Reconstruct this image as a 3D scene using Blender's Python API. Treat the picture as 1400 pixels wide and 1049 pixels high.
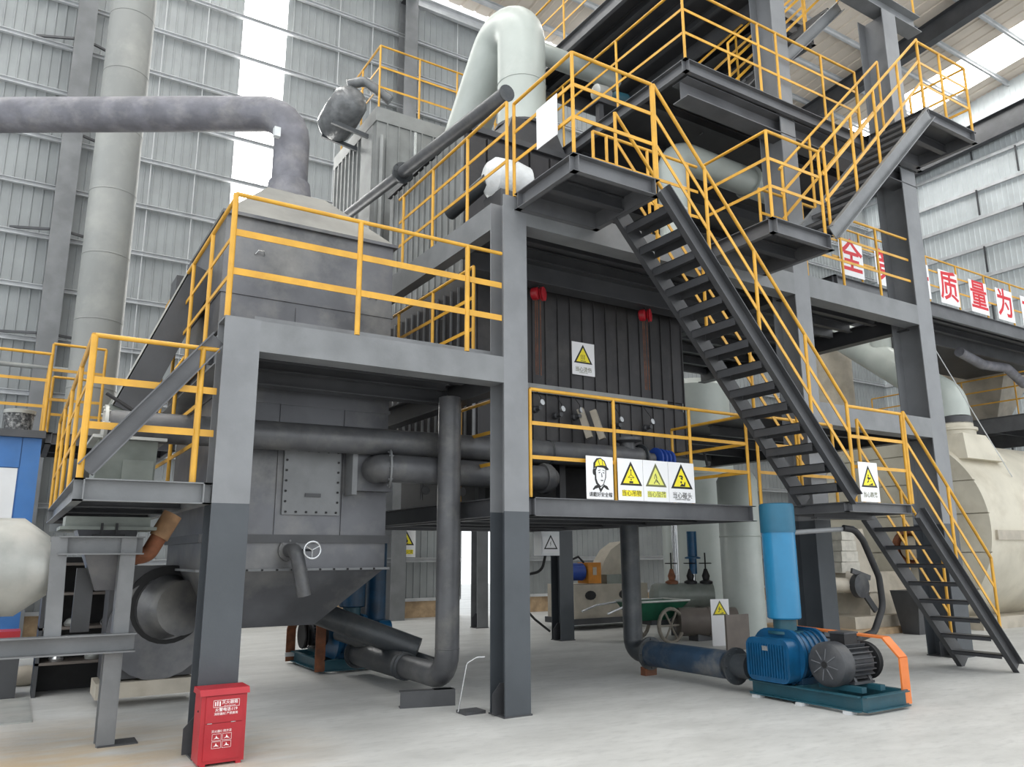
import bpy, bmesh, math, random
from mathutils import Vector as V, Matrix
random.seed(7)
for o in list(bpy.data.objects): bpy.data.objects.remove(o)
SC = bpy.context.scene
COL = SC.collection
# ------------------------------------------------------------------ camera
cam = bpy.data.cameras.new('camera'); camo = bpy.data.objects.new('camera', cam); COL.objects.link(camo)
cam.sensor_width = 36.0; cam.sensor_fit = 'HORIZONTAL'; cam.lens = 36.0*1075.87/1400
cam.clip_start = .05; cam.clip_end = 300
_r = V((.84789891, -.53013166, -.00527859)); _u = V((-.10837355, -.18306317, .97710954)); _f = V((.51896302, .82791805, .21267131))
camo.matrix_world = Matrix(((_r.x, _u.x, -_f.x, 0), (_r.y, _u.y, -_f.y, 0), (_r.z, _u.z, -_f.z, 1.6), (0, 0, 0, 1)))
SC.camera = camo
# ------------------------------------------------------------------ light
w = bpy.data.worlds.new('overcast_sky'); SC.world = w; w.use_nodes = True
bg = w.node_tree.nodes['Background']; bg.inputs[0].default_value = (.93, .97, 1.0, 1); bg.inputs[1].default_value = 1.0
SC.view_settings.view_transform = 'Standard'; SC.view_settings.look = 'None'
SC.view_settings.exposure = .8; SC.view_settings.gamma = 1.0; SC.view_settings.use_curve_mapping = False
SKYLIGHT = 5.0

# ------------------------------------------------------------------ materials
MATS = {}
def lin(c): return tuple((x/12.92 if x <= .04045 else ((x+.055)/1.055)**2.4) for x in c)
def mat(name, rgb, rough=.55, metal=0.0, var=.12, scale=3.0, bump=0.0, bscale=60., dirt=None, dscale=1.2, damt=.5, emit=0, spec=.5, stretch=None):
    if name in MATS: return MATS[name]
    m = bpy.data.materials.new(name); m.use_nodes = True; nt = m.node_tree; N = nt.nodes; L = nt.links
    b = N['Principled BSDF']; c = lin([x/255 for x in rgb])
    b.inputs['Roughness'].default_value = rough; b.inputs['Metallic'].default_value = metal
    b.inputs['Specular IOR Level'].default_value = spec
    g = N.new('ShaderNodeNewGeometry'); mp = N.new('ShaderNodeMapping'); L.new(g.outputs['Position'], mp.inputs[0])
    if stretch: mp.inputs['Scale'].default_value = stretch
    n = N.new('ShaderNodeTexNoise'); n.inputs['Scale'].default_value = scale; n.inputs['Detail'].default_value = 5; L.new(mp.outputs[0], n.inputs['Vector'])
    r = N.new('ShaderNodeValToRGB'); r.color_ramp.elements[0].position = .38; r.color_ramp.elements[1].position = .62
    r.color_ramp.elements[0].color = (*[x*(1-var) for x in c], 1); r.color_ramp.elements[1].color = (*[min(1, x*(1+var)) for x in c], 1)
    L.new(n.outputs[0], r.inputs[0]); out = r.outputs[0]
    if dirt:
        d = N.new('ShaderNodeTexNoise'); d.inputs['Scale'].default_value = dscale; d.inputs['Detail'].default_value = 8; d.inputs['Roughness'].default_value = .65
        L.new(g.outputs['Position'], d.inputs['Vector'])
        dr = N.new('ShaderNodeValToRGB'); dr.color_ramp.elements[0].position = .48; dr.color_ramp.elements[1].position = .72
        dr.color_ramp.elements[0].color = (0, 0, 0, 1); dr.color_ramp.elements[1].color = (damt, damt, damt, 1); L.new(d.outputs[0], dr.inputs[0])
        mx = N.new('ShaderNodeMix'); mx.data_type = 'RGBA'; L.new(dr.outputs[0], mx.inputs['Factor']); L.new(out, mx.inputs[6]); mx.inputs[7].default_value = (*lin([x/255 for x in dirt]), 1); out = mx.outputs[2]
    L.new(out, b.inputs['Base Color'])
    if bump:
        bn = N.new('ShaderNodeTexNoise'); bn.inputs['Scale'].default_value = bscale; bn.inputs['Detail'].default_value = 3; L.new(mp.outputs[0], bn.inputs['Vector'])
        bp = N.new('ShaderNodeBump'); bp.inputs['Strength'].default_value = bump; bp.inputs['Distance'].default_value = .02; L.new(bn.outputs[0], bp.inputs['Height']); L.new(bp.outputs[0], b.inputs['Normal'])
    if emit:
        b.inputs['Emission Color'].default_value = (1, .99, .96, 1); b.inputs['Emission Strength'].default_value = emit
    MATS[name] = m; m['out'] = 0
    return m
STEEL = mat('grey_painted_steel', (118, 120, 122), .42, 0, .1, 2.5, .05, 40, (146, 148, 150), 1.5, .4)
STEELD = mat('dark_grey_painted_steel', (66, 67, 70), .42, 0, .12, 2.5, .05, 40, (88, 88, 90), 1.7, .4)
# column paint: lighter grey above 2.05 m, dark grey below (two real coats)
STEELM = mat('mid_grey_painted_steel', (92, 93, 96), .4, 0, .12, 2.5, .05, 40, (116, 117, 119), 1.6, .4)
COLM = mat('two_coat_column_paint', (124, 126, 129), .45, 0, .08, 2.0, .04, 40, (146, 148, 150), 1.5, .35)
def two_coat(m, low, z):
    nt = m.node_tree; N = nt.nodes; L = nt.links; b = N['Principled BSDF']; src = b.inputs['Base Color'].links[0].from_socket
    g = N.new('ShaderNodeNewGeometry'); s = N.new('ShaderNodeSeparateXYZ'); L.new(g.outputs['Position'], s.inputs[0])
    t = N.new('ShaderNodeMath'); t.operation = 'LESS_THAN'; t.inputs[1].default_value = z; L.new(s.outputs[2], t.inputs[0])
    mu = N.new('ShaderNodeMix'); mu.data_type = 'RGBA'; mu.blend_type = 'MULTIPLY'; mu.inputs['Factor'].default_value = 1; L.new(src, mu.inputs[6]); mu.inputs[7].default_value = (*low, 1)
    mx = N.new('ShaderNodeMix'); mx.data_type = 'RGBA'; L.new(t.outputs[0], mx.inputs['Factor']); L.new(src, mx.inputs[6]); L.new(mu.outputs[2], mx.inputs[7]); L.new(mx.outputs[2], b.inputs['Base Color'])
two_coat(COLM, (.30, .33, .36), 2.05)
YEL = mat('yellow_rail_paint', (212, 160, 54), .4, 0, .1, 4, .04, 50, (190, 132, 52), 5, .35)
PIPE = mat('dark_grey_pipe', (86, 87, 90), .4, .1, .15, 4, .05, 30, (140, 138, 132), 2.5, .4)
PIPED = mat('charcoal_pipe', (58, 62, 66), .4, .1, .15, 4, .05, 30, (110, 108, 104), 3, .4)
VESSEL = mat('worn_grey_sheet_steel', (92, 93, 97), .36, .3, .28, 1.2, .08, 5, (150, 148, 142), .9, .6)
HOODM = mat('dust_covered_hood_steel', (138, 137, 132), .55, .1, .12, 2, .05, 10, (112, 111, 110), 1.5, .5)
WALL_LIT = mat('daylit_wall_sheet', (200, 206, 208), .5, 0, .05, 1.5)  # same sheet as the back wall, daylight on the right wall put into its colour
FURN = mat('charcoal_furnace_sheet', (58, 57, 59), .5, .2, .2, 2.5, .05, 20, (98, 95, 92), 1.6, .4, stretch=(1, 1, .25))
BOXL = mat('light_grey_ribbed_sheet', (138, 140, 139), .45, .2, .1, 2.5, .04, 20, (165, 166, 165), 1.2, .35)
INSUL = mat('grey_insulation_wrap', (112, 112, 119), .6, .1, .14, 5, .35, 14, (165, 163, 160), 3, .4)
DUCT = mat('pale_grey_green_duct_paint', (176, 183, 178), .35, 0, .06, 1.2, .03, 20, (205, 208, 204), .8, .4)
DUCT2 = mat('weathered_grey_duct', (140, 142, 140), .5, .1, .1, 1.0, .04, 8, (176, 176, 170), .9, .5, stretch=(1, 1, .35))
WALL = mat('galvanised_wall_sheet', (150, 154, 155), .55, .1, .07, 1.5, .02, 20)
GIRT = mat('galvanised_girt', (196, 198, 200), .5, .0, .08, 3)
ROOF = mat('cream_roof_sheet', (220, 208, 194), .6, 0, .06, 1.0)
SKYM = mat('backlit_translucent_panel', (250, 250, 246), .5, 0, .02, 1, emit=SKYLIGHT)
KERB = mat('tan_rendered_kerb', (186, 160, 128), .8, 0, .2, 4, .2, 30, (120, 98, 76), 1.5, .6)
CREAM = mat('cream_boiler_cladding', (206, 200, 184), .5, .1, .08, 1.2, .04, 10, (168, 158, 138), 1.0, .55)
BLUE = mat('blower_blue_paint', (14, 78, 118), .35, 0, .12, 6, .05, 60, (20, 60, 84), 4, .5)
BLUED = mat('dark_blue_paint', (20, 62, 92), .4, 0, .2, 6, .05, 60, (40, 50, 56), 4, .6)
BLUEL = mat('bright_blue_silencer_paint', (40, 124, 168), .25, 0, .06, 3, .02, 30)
TEAL = mat('teal_painted_base_steel', (28, 78, 92), .45, 0, .1, 5, .05, 40, (70, 92, 96), 4, .4)
BLACK = mat('black_rubber', (28, 28, 30), .6, 0, .2, 8, .05)
MOTOR = mat('charcoal_motor_cast_iron', (62, 64, 68), .5, .1, .15, 6, .08, 60, (96, 94, 92), 4, .5)
ORANGE = mat('orange_guard_paint', (222, 122, 56), .45, 0, .08, 4, .03, 40, (196, 132, 92), 4, .4)
RUST = mat('rusty_brown_steel', (126, 78, 52), .7, .1, .25, 8, .2, 30, (96, 82, 72), 5, .6)
RED = mat('red_cabinet_paint', (168, 30, 42), .4, 0, .08, 4, .03, 40, (170, 60, 62), 3, .3)
REDP = mat('red_print', (206, 28, 44), .5, 0, .04, 4)
WHITE = mat('white_sign_board', (236, 236, 238), .4, 0, .02, 3)
WPRINT = mat('white_print', (245, 235, 235), .5, 0, .02, 3)
BPRINT = mat('black_print', (24, 24, 22), .5, 0, .02, 3)
GPRINT = mat('faded_grey_print', (104, 106, 70), .5, 0, .05, 3)
YPRINT = mat('yellow_print', (244, 226, 40), .45, 0, .03, 3)
YPALE = mat('faded_yellow_print', (226, 226, 110), .45, 0, .03, 3)
CABB = mat('blue_cabin_paint', (58, 112, 176), .45, 0, .1, 2, .02, 20, (84, 124, 170), 1.5, .4)
CABW = mat('white_cabin_panel', (226, 228, 230), .5, 0, .05, 2)
DUSTW = mat('dusty_zinc_sheet', (176, 178, 174), .45, .25, .12, 3, .04, 12, (206, 202, 196), 2, .55)
RUBW = mat('dusty_rubber_tyre', (128, 122, 112), .8, 0, .15, 10, .1)
GREEN = mat('green_barrow_paint', (28, 84, 62), .45, 0, .15, 6, .05)
BLUEV = mat('royal_blue_valve_paint', (32, 68, 150), .4, 0, .1, 6, .05)
AMBER = mat('amber_gearbox_paint', (206, 132, 36), .45, 0, .12, 6, .05)
CHROME = mat('bright_steel', (210, 212, 214), .25, .8, .05, 5)
WRAP = mat('white_plastic_wrap', (214, 218, 220), .3, 0, .06, 8, .5, 12)
BAG = mat('grey_plastic_bag', (108, 110, 112), .25, 0, .2, 6, .6, 9)
SHEET = mat('brown_grey_scrap_sheet', (112, 104, 98), .5, .2, .12, 3, .04, 20)
GRN = mat('grey_green_paint', (122, 128, 122), .5, .1, .12, 4, .05, 30, (150, 150, 142), 3, .4)
MACH = mat('beige_machine_paint', (182, 174, 160), .5, .05, .1, 3, .04, 20, (146, 134, 116), 2, .5)
BRICKM = mat('whitewashed_concrete_block', (196, 192, 182), .85, 0, .1, 8, .2, 40)
# concrete floor
def floor_mat():
    m = bpy.data.materials.new('pale_concrete'); m.use_nodes = True; nt = m.node_tree; N = nt.nodes; L = nt.links; b = N['Principled BSDF']
    g = N.new('ShaderNodeNewGeometry')
    def noise(s, d, e0, e1, mp=None):
        n = N.new('ShaderNodeTexNoise'); n.inputs['Scale'].default_value = s; n.inputs['Detail'].default_value = d; n.inputs['Roughness'].default_value = .6
        if mp: q = N.new('ShaderNodeMapping'); q.inputs['Scale'].default_value = mp; q.inputs['Rotation'].default_value = (0, 0, .5); L.new(g.outputs['Position'], q.inputs[0]); L.new(q.outputs[0], n.inputs['Vector'])
        else: L.new(g.outputs['Position'], n.inputs['Vector'])
        r = N.new('ShaderNodeMapRange'); r.inputs[1].default_value = e0; r.inputs[2].default_value = e1; L.new(n.outputs[0], r.inputs[0]); return r.outputs[0]
    def mix(f, a, c, k=1.0):
        mx = N.new('ShaderNodeMix'); mx.data_type = 'RGBA'
        if k != 1: mm = N.new('ShaderNodeMath'); mm.operation = 'MULTIPLY'; mm.inputs[1].default_value = k; L.new(f, mm.inputs[0]); f = mm.outputs[0]
        L.new(f, mx.inputs['Factor'])
        if isinstance(a, tuple): mx.inputs[6].default_value = (*a, 1)
        else: L.new(a, mx.inputs[6])
        mx.inputs[7].default_value = (*c, 1); return mx.outputs[2]
    c = mix(noise(.9, 8, .35, .68, (1, 2.2, 1)), lin((.72, .72, .71)), lin((.80, .80, .79)))
    c = mix(noise(5, 6, .5, .75, (1, 2.5, 1)), c, lin((.66, .66, .655)), .6)
    # tan dust trodden in round the left-hand bay
    s = N.new('ShaderNodeVectorMath'); s.operation = 'DISTANCE'; s.inputs[1].default_value = (.2, 7.3, 0); L.new(g.outputs['Position'], s.inputs[0])
    mr = N.new('ShaderNodeMapRange'); mr.inputs[1].default_value = 2.6; mr.inputs[2].default_value = .2; L.new(s.outputs['Value'], mr.inputs[0])
    mu = N.new('ShaderNodeMath'); mu.operation = 'MULTIPLY'; L.new(mr.outputs[0], mu.inputs[0]); L.new(noise(1.6, 7, .28, .56, (1, 3, 1)), mu.inputs[1])
    c = mix(mu.outputs[0], c, lin((.76, .67, .54)), .95)
    L.new(c, b.inputs['Base Color']); b.inputs['Roughness'].default_value = .55; b.inputs['Specular IOR Level'].default_value = .4
    bn = N.new('ShaderNodeTexNoise'); bn.inputs['Scale'].default_value = 25; bn.inputs['Detail'].default_value = 6; L.new(g.outputs['Position'], bn.inputs['Vector'])
    bp = N.new('ShaderNodeBump'); bp.inputs['Strength'].default_value = .12; bp.inputs['Distance'].default_value = .02; L.new(bn.outputs[0], bp.inputs['Height']); L.new(bp.outputs[0], b.inputs['Normal'])
    return m
FLOOR = floor_mat()

# ------------------------------------------------------------------ geometry helpers
WL = {}
def wloc(o): return WL.get(o.name, V((0, 0, 0))) if o else V((0, 0, 0))
def tag(o, label=None, cat=None, group=None, kind=None):
    if label: o['label'] = label
    if cat: o['category'] = cat
    if group: o['group'] = group
    if kind: o['kind'] = kind
    return o
def thing(name, label, cat, base=(0, 0, 0), group=None):
    o = bpy.data.objects.new(name, None); COL.objects.link(o); o.location = base; o.empty_display_size = .1; WL[o.name] = V(base)
    return tag(o, label, cat, group)
def perp(d):
    d = d.normalized(); a = V((0, 0, 1)) if abs(d.z) < .95 else V((1, 0, 0)); s = d.cross(a).normalized(); return s, s.cross(d).normalized()
class MB:
    def __init__(s): s.v = []; s.f = []
    def box(s, x0, x1, y0, y1, z0, z1):
        n = len(s.v); s.v += [V((x, y, z)) for z in (z0, z1) for y in (y0, y1) for x in (x0, x1)]
        s.f += [[n+i for i in q] for q in ((0, 2, 3, 1), (4, 5, 7, 6), (0, 1, 5, 4), (2, 6, 7, 3), (0, 4, 6, 2), (1, 3, 7, 5))]; return s
    def obox(s, p, q, wd, h, up=None, off=(0, 0)):
        p = V(p); q = V(q); d = (q-p).normalized()
        if up is None: up = V((0, 0, 1)) if abs(d.z) < .98 else V((0, 1, 0))
        sd = d.cross(V(up)).normalized(); u = sd.cross(d).normalized(); c = sd*off[0]+u*off[1]; n = len(s.v)
        for e in (p, q):
            for a, b in ((-1, -1), (1, -1), (1, 1), (-1, 1)): s.v.append(e+c+sd*(a*wd/2)+u*(b*h/2))
        s.f += [[n+i for i in k] for k in ((3, 2, 1, 0), (4, 5, 6, 7), (0, 1, 5, 4), (1, 2, 6, 5), (2, 3, 7, 6), (3, 0, 4, 7))]; return s
    def tube(s, pts, r, seg=14, cap=True, radii=None):
        pts = [V(p) for p in pts]; n0 = len(s.v); m = len(pts); sd = None
        for i, p in enumerate(pts):
            d = (pts[min(i+1, m-1)]-pts[max(i-1, 0)]).normalized()
            if sd is None: sd, u = perp(d)
            else: sd = (sd-d*sd.dot(d)).normalized(); u = sd.cross(d).normalized()
            rr = radii[i] if radii else r
            for k in range(seg): a = 2*math.pi*k/seg; s.v.append(p+sd*(math.cos(a)*rr)+u*(math.sin(a)*rr))
        for i in range(m-1):
            for k in range(seg):
                a = n0+i*seg+k; b = n0+i*seg+(k+1) % seg; s.f.append([a, b, b+seg, a+seg])
        if cap: s.f.append([n0+k for k in range(seg)][::-1]); s.f.append([n0+(m-1)*seg+k for k in range(seg)])
        return s
    def lathe(s, o, ax, prof, seg=24, cap=True):     # prof [(radius, distance along axis)]
        o = V(o); d = V(ax).normalized(); a, u = perp(d); n0 = len(s.v)
        for r, h in prof:
            for k in range(seg): t = 2*math.pi*k/seg; s.v.append(o+d*h+a*(math.cos(t)*r)+u*(math.sin(t)*r))
        for i in range(len(prof)-1):
            for k in range(seg): x = n0+i*seg+k; y = n0+i*seg+(k+1) % seg; s.f.append([x, y, y+seg, x+seg])
        if cap: s.f.append([n0+k for k in range(seg)][::-1]); s.f.append([n0+(len(prof)-1)*seg+k for k in range(seg)])
        return s
    def prism(s, poly, o, u, v, dep):                # 2-D polygon in (u,v), extruded along u x v
        o = V(o); u = V(u); v = V(v); n = u.cross(v).normalized(); n0 = len(s.v); m = len(poly)
        for e in (0, dep): s.v += [o+u*a+v*b+n*e for a, b in poly]
        s.f.append([n0+i for i in range(m)][::-1]); s.f.append([n0+m+i for i in range(m)])
        for i in range(m): j = (i+1) % m; s.f.append([n0+i, n0+j, n0+m+j, n0+m+i])
        return s
    def frustum(s, A, za, B, zb):                    # rectangles (x0,x1,y0,y1)
        n = len(s.v)
        for (x0, x1, y0, y1), z in ((A, za), (B, zb)): s.v += [V((x0, y0, z)), V((x1, y0, z)), V((x1, y1, z)), V((x0, y1, z))]
        s.f += [[n+i for i in q] for q in ((3, 2, 1, 0), (4, 5, 6, 7), (0, 1, 5, 4), (1, 2, 6, 5), (2, 3, 7, 6), (3, 0, 4, 7))]; return s
    def hsec(s, p, q, b, h, tf=.014, tw=.01, up=None):   # H section: flanges b wide, h apart along 'up'
        p = V(p); q = V(q); d = (q-p).normalized()
        if up is None: up = V((0, 0, 1)) if abs(d.z) < .9 else V((0, 1, 0))
        s.obox(p, q, b, tf, up, (0, h/2-tf/2)); s.obox(p, q, b, tf, up, (0, -h/2+tf/2)); s.obox(p, q, tw, h-2*tf, up); return s
    def chan(s, p, q, b, h, side=1, t=.01, up=None):      # C channel, web centred, flanges towards side
        p = V(p); q = V(q); d = (q-p).normalized()
        if up is None: up = V((0, 0, 1)) if abs(d.z) < .9 else V((0, 1, 0))
        s.obox(p, q, t, h, up); s.obox(p, q, b, t, up, (side*b/2, h/2-t/2)); s.obox(p, q, b, t, up, (side*b/2, -h/2+t/2)); return s
    def build(s, name, m, parent=None, smooth=True, base=None, **k):
        me = bpy.data.meshes.new(name)
        if parent is None:
            if base is None:
                xs = [p.x for p in s.v]; ys = [p.y for p in s.v]; zs = [p.z for p in s.v]; base = ((min(xs)+max(xs))/2, (min(ys)+max(ys))/2, min(zs))
            base = V(base)
        else: base = wloc(parent)
        me.from_pydata([p-base for p in s.v], [], s.f); me.materials.append(m)
        bm = bmesh.new(); bm.from_mesh(me); bmesh.ops.recalc_face_normals(bm, faces=bm.faces); bm.to_mesh(me); bm.free()
        if smooth:
            me.polygons.foreach_set('use_smooth', [True]*len(me.polygons)); me.set_sharp_from_angle(angle=math.radians(38))
        o = bpy.data.objects.new(name, me); COL.objects.link(o); WL[o.name] = base
        if parent is None: o.location = base
        else: o.parent = parent
        return tag(o, **k)
def share(src, name, off, parent=None, m=None):      # a copy of a mesh object moved by off, sharing its mesh
    o = bpy.data.objects.new(name, src.data); COL.objects.link(o); o.parent = parent or src.parent; o.location = V(src.location)+V(off); o.rotation_euler = src.rotation_euler; return o
def bend(pts, R, n=6):
    pts = [V(p) for p in pts]; out = [pts[0]]
    for i in range(1, len(pts)-1):
        a, b, c = pts[i-1], pts[i], pts[i+1]; d0 = (a-b).normalized(); d1 = (c-b).normalized(); ang = d0.angle(d1); t = min(R/math.tan(ang/2), (a-b).length*.499, (c-b).length*.499); rr = t*math.tan(ang/2)
        cen = b+(d0+d1).normalized()*(rr/math.sin(ang/2)); s = b+d0*t-cen; e = b+d1*t-cen; tot = s.angle(e); ax = s.cross(e).normalized()
        for k in range(n+1): out.append(cen+Matrix.Rotation(tot*k/n, 3, ax) @ s)
    out.append(pts[-1]); return out
def P(parent, name, m, f, **k): mb = MB(); f(mb); return mb.build(name, m, parent, **k)
def bx(parent, name, m, *a, **k): return MB().box(*a).build(name, m, parent, **k)
def tb(parent, name, m, pts, r, seg=14, R=None, **k): return MB().tube(bend(pts, R) if R else pts, r, seg).build(name, m, parent, **k)
def flange(parent, c, ax, r, m=None, t=.03, bolts=8, name='flange'):
    c = V(c); d = V(ax).normalized(); f = MB().lathe(c-d*t/2, d, [(r, 0), (r, t)], 24).build(name, m or PIPED, parent)
    if bolts and (parent is None or parent.parent is None):
        a, u = perp(d); o0 = None
        for k in range(bolts):
            q = 2*math.pi*k/bolts; o = c+(a*math.cos(q)+u*math.sin(q))*(r*.86)
            if o0 is None: o0 = o; b = MB().lathe(o-d*(t/2+.015), d, [(.012, 0), (.012, t+.03)], 6).build('bolt', m or PIPED, f)
            else: share(b, 'bolt', o-o0)
    return f
def text(parent, name, s, m, o, u, v, size, align='CENTER', sx=1.0, bold=.0):
    cu = bpy.data.curves.new(name, 'FONT'); cu.body = s; cu.size = 1; cu.align_x = align; cu.align_y = 'CENTER'; cu.offset = bold; cu.extrude = 0; cu.resolution_u = 3
    ob = bpy.data.objects.new('tmp', cu); COL.objects.link(ob); bpy.context.view_layer.update()
    dg = bpy.context.evaluated_depsgraph_get(); me = bpy.data.meshes.new_from_object(ob.evaluated_get(dg)); bpy.data.objects.remove(ob); bpy.data.curves.remove(cu)
    u = V(u).normalized(); v = V(v).normalized(); n = u.cross(v); base = wloc(parent)
    for p in me.vertices: c = p.co.copy(); p.co = V(o)+u*(c.x*size*sx)+v*(c.y*size)+n*.0015-base
    me.materials.clear(); me.materials.append(m); me.name = name
    ob = bpy.data.objects.new(name, me); COL.objects.link(ob); ob.parent = parent; return ob

# ------------------------------------------------------------------ the hall
YB = 19.5; XR = 31.0; ZE = 18.25; SL = .1
def zroof(y): return ZE+.55+(YB-y)*SL
bx(None, 'floor', FLOOR, -14, 46, -10, 40, -.2, 0, kind='structure', base=(0, 0, 0))
# corrugated sheets
def sheet_mesh(name, width, height, m, rib=.2, along=0, depth=.02):
    prof = []; n = round(width/rib)
    for i in range(n): x = i*rib; prof += [(x, 0), (x+rib-.045, 0), (x+rib-.035, depth), (x+rib-.01, depth)]
    prof.append((n*rib, 0)); me = bpy.data.meshes.new(name); v = []; f = []
    for h in (0, height): v += [((x, -d, h) if along == 0 else (-d, x, h)) for x, d in prof]
    k = len(prof)
    for i in range(k-1): f.append((i, i+1, k+i+1, k+i))
    me.from_pydata(v, [], f); me.materials.append(m); return me
def place(name, me, loc, parent, rot=None):
    o = bpy.data.objects.new(name, me); COL.objects.link(o); o.location = loc; o.parent = parent
    if rot: o.rotation_euler = rot
    return o
wb = P(None, 'wall_back', KERB, lambda b: (b.box(-10, 10.5, YB, YB+.24, 0, .45), b.box(12.2, XR, YB, YB+.24, 0, .45)), kind='structure', base=(0, 0, 0))
sm = sheet_mesh('wall_sheet', .8, ZE-.43, WALL); smd = sheet_mesh('wall_sheet_over_door', .8, ZE-2.6, WALL); skm = sheet_mesh('skylight_panel', 1.2, ZE-3.2, SKYM, .2)
x = -9.8
while x < XR-.1:
    if 3.6 < x+.4 < 4.9: x = 4.95; continue
    if 10.3 < x+.4 < 12.2: place('wall_sheet', smd, (x, YB, 2.6), wb)
    else: place('wall_sheet', sm, (x, YB, .43), wb)
    x += .8
place('translucent_panel', skm, (3.78, YB+.03, 3.2), wb); place('wall_sheet', sheet_mesh('wall_sheet_short', 1.2, 2.8, WALL), (3.78, YB, .43), wb)
for k in range(15):
    z = 1.48+k*1.18
    if z > ZE-.3: break
    for xa, xb in (((-10, 10.5), (12.2, XR)) if z < 2.6 else ((-10, XR),)): MB().chan((xa, YB-.09, z), (xb, YB-.09, z), .08, .11, 1, .012).build('girt', GIRT, wb)
bx(wb, 'base_rail', GIRT, -10, 10.5, YB-.05, YB-.03, .42, .5); bx(wb, 'base_rail', GIRT, 12.2, XR, YB-.05, YB-.03, .42, .5)
for k, xx in enumerate((2.9, 6.4, 7.4, 10.2, 1.9)): tb(wb, 'sag_rod', GIRT, [(xx, YB-.12, 3), (xx, YB-.12, ZE)], .012, 6)
wr = P(None, 'wall_right', KERB, lambda b: b.box(XR, XR+.24, -6, YB, 0, .45), kind='structure', base=(XR, 0, 0))
smr = sheet_mesh('wall_sheet_end', .8, ZE+1.5, WALL_LIT, .2, 1)
y = 1.0
while y < YB-.05:
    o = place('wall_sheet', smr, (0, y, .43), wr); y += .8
for k in range(15):
    z = 1.45+k*1.18; MB().chan((XR-.1-XR, 1, z), (XR-.1-XR, YB, z), .09, .13, 1, .012).build('girt', CHROME if False else GIRT, wr).location = (0, 0, 0)
for o in list(wr.children):
    if o.name.startswith('girt'): 
        for p in o.data.vertices: p.co.x += XR
for k in range(14):
    for yy in (5.0, 9.0, 13.0, 17.0):
        z = 1.55+k*1.18; P(wr, 'sag_strut', STEELD, lambda b: b.box(XR-.16, XR-.1, yy+(k % 2)*1.6, yy+(k % 2)*1.6+.05, z, z+1.06))
MB().hsec((XR-.35, YB, 17.45), (XR-.35, 2, 18.3), .3, .95).build('trim_1', STEELD, None, kind='structure')
# roof
def rz(y): return zroof(y)
rf = MB(); rf.v = [V((-10, YB, rz(YB)+.02)), V((XR, YB, rz(YB)+.02)), V((XR, 9, rz(9)+.02)), V((-10, 9, rz(9)+.02))]
ceil = bpy.data.objects.new('ceiling', None); COL.objects.link(ceil); WL['ceiling'] = V((0, 0, 0)); tag(ceil, kind='structure')
def roof_strip(x0, wd, m, nm):
    b = MB(); y0 = -6; n = max(1, round(wd/.5))
    for i in range(n):
        xa = x0+i*wd/n; xb = xa+wd/n; c0 = [(xa, 0), (xb-.12, 0), (xb-.09, -.04), (xb-.03, -.04), (xb, 0)]; k = len(b.v)
        for yy in (YB+.1, y0): b.v += [V((xx, yy, rz(yy)+.05-d)) for xx, d in c0]
        for j in range(4): b.f.append([k+j, k+j+1, k+5+j+1, k+5+j])
    return b.build(nm, m, ceil)
x = -10.0
SKY = (1.0, 14.6, 28.4, 7.8, -6.0)
while x < XR:
    hit = [s for s in SKY if abs(s-x) < .51]
    roof_strip(x, 1.0, ROOF, 'roof_sheet') if not any(s-.01 <= x+.5 <= s+1.6 for s in SKY) else roof_strip(x, 1.0, SKYM, 'skylight_panel')
    x += 1.0
for k in range(17):
    y = YB-.5-k*1.5; P(ceil, 'purlin', GIRT, lambda b: b.chan((-10, y, rz(y)-.06), (XR, y, rz(y)-.06), .08, .2, 1, .012))
for xx in (.2, 8.4, 16.6, 24.8):
    P(ceil, 'rafter', STEELD, lambda b: b.hsec((xx, YB-.1, rz(YB)-.55), (xx, -6, rz(-6)-.55), .32, .75, .018, .012))
    if xx < 10: P(None, 'steel_column', STEEL, lambda b: b.hsec((xx, YB-.4, 0), (xx, YB-.4, ZE-.2), .4, .5, .018, .012), label={.2: 'tall grey hall column against back wall behind the pale round duct', 8.4: 'tall grey hall column against back wall behind the rooftop railing'}[xx], cat='column', group='hall columns on the back wall')
    for k in range(5 if xx < 1 else 0):
        z = 3.9+k*2.36
        for sx in (-1, 1): P(wb, 'fly_brace', STEELD, lambda b: b.obox((xx+sx*.2, YB-.5, z), (xx+sx*.95, YB-.1, z+.04), .05, .05))
P(ceil, 'eave_beam', GIRT, lambda b: b.chan((-10, YB-.2, ZE-.15), (XR, YB-.2, ZE-.15), .12, .35, 1, .014))
P(wb, 'tie_pipe', DUCT2, lambda b: b.tube([(-6, YB-.62, 5.5), (1.6, YB-.62, 5.5)], .05, 10))

# ------------------------------------------------------------------ steel frame
def column(x0, x1, z1, label, y0=7.15, dy=.3, z0=0., m=None, foot=True, group='steel frame columns'):
    xc = (x0+x1)/2; t = thing('steel_column', label, 'column', (xc, y0+dy/2, z0), group)
    P(t, 'shaft', m or COLM, lambda b: (b.box(x0, x1, y0, y0+.016, z0, z1), b.box(x0, x1, y0+dy-.016, y0+dy, z0, z1), b.box(xc-.007, xc+.007, y0+.016, y0+dy-.016, z0, z1)))
    if foot:
        bx(t, 'base_plate', STEELD, x0-.012, x1+.012, y0-.012, y0+dy+.012, 0, .015)
        for s in (-1, 1):
            P(t, 'gusset', STEELD, lambda b: b.prism([(0, 0), ((x1-x0)/2+.05, 0), ((x1-x0)/2+.05, .2), ((x1-x0)/2-.04, .3), (0, .3)], (xc+s*.008, y0+dy/2, .015), (s, 0, 0), (0, 0, 1), .01))
    return t
column(1.43, 1.75, 3.72, 'two-tone grey steel column with red extinguisher cabinet standing at its foot')
column(4.38, 4.69, 5.66, 'two-tone grey steel column in the middle, beside the bent vertical pipe')
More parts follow.
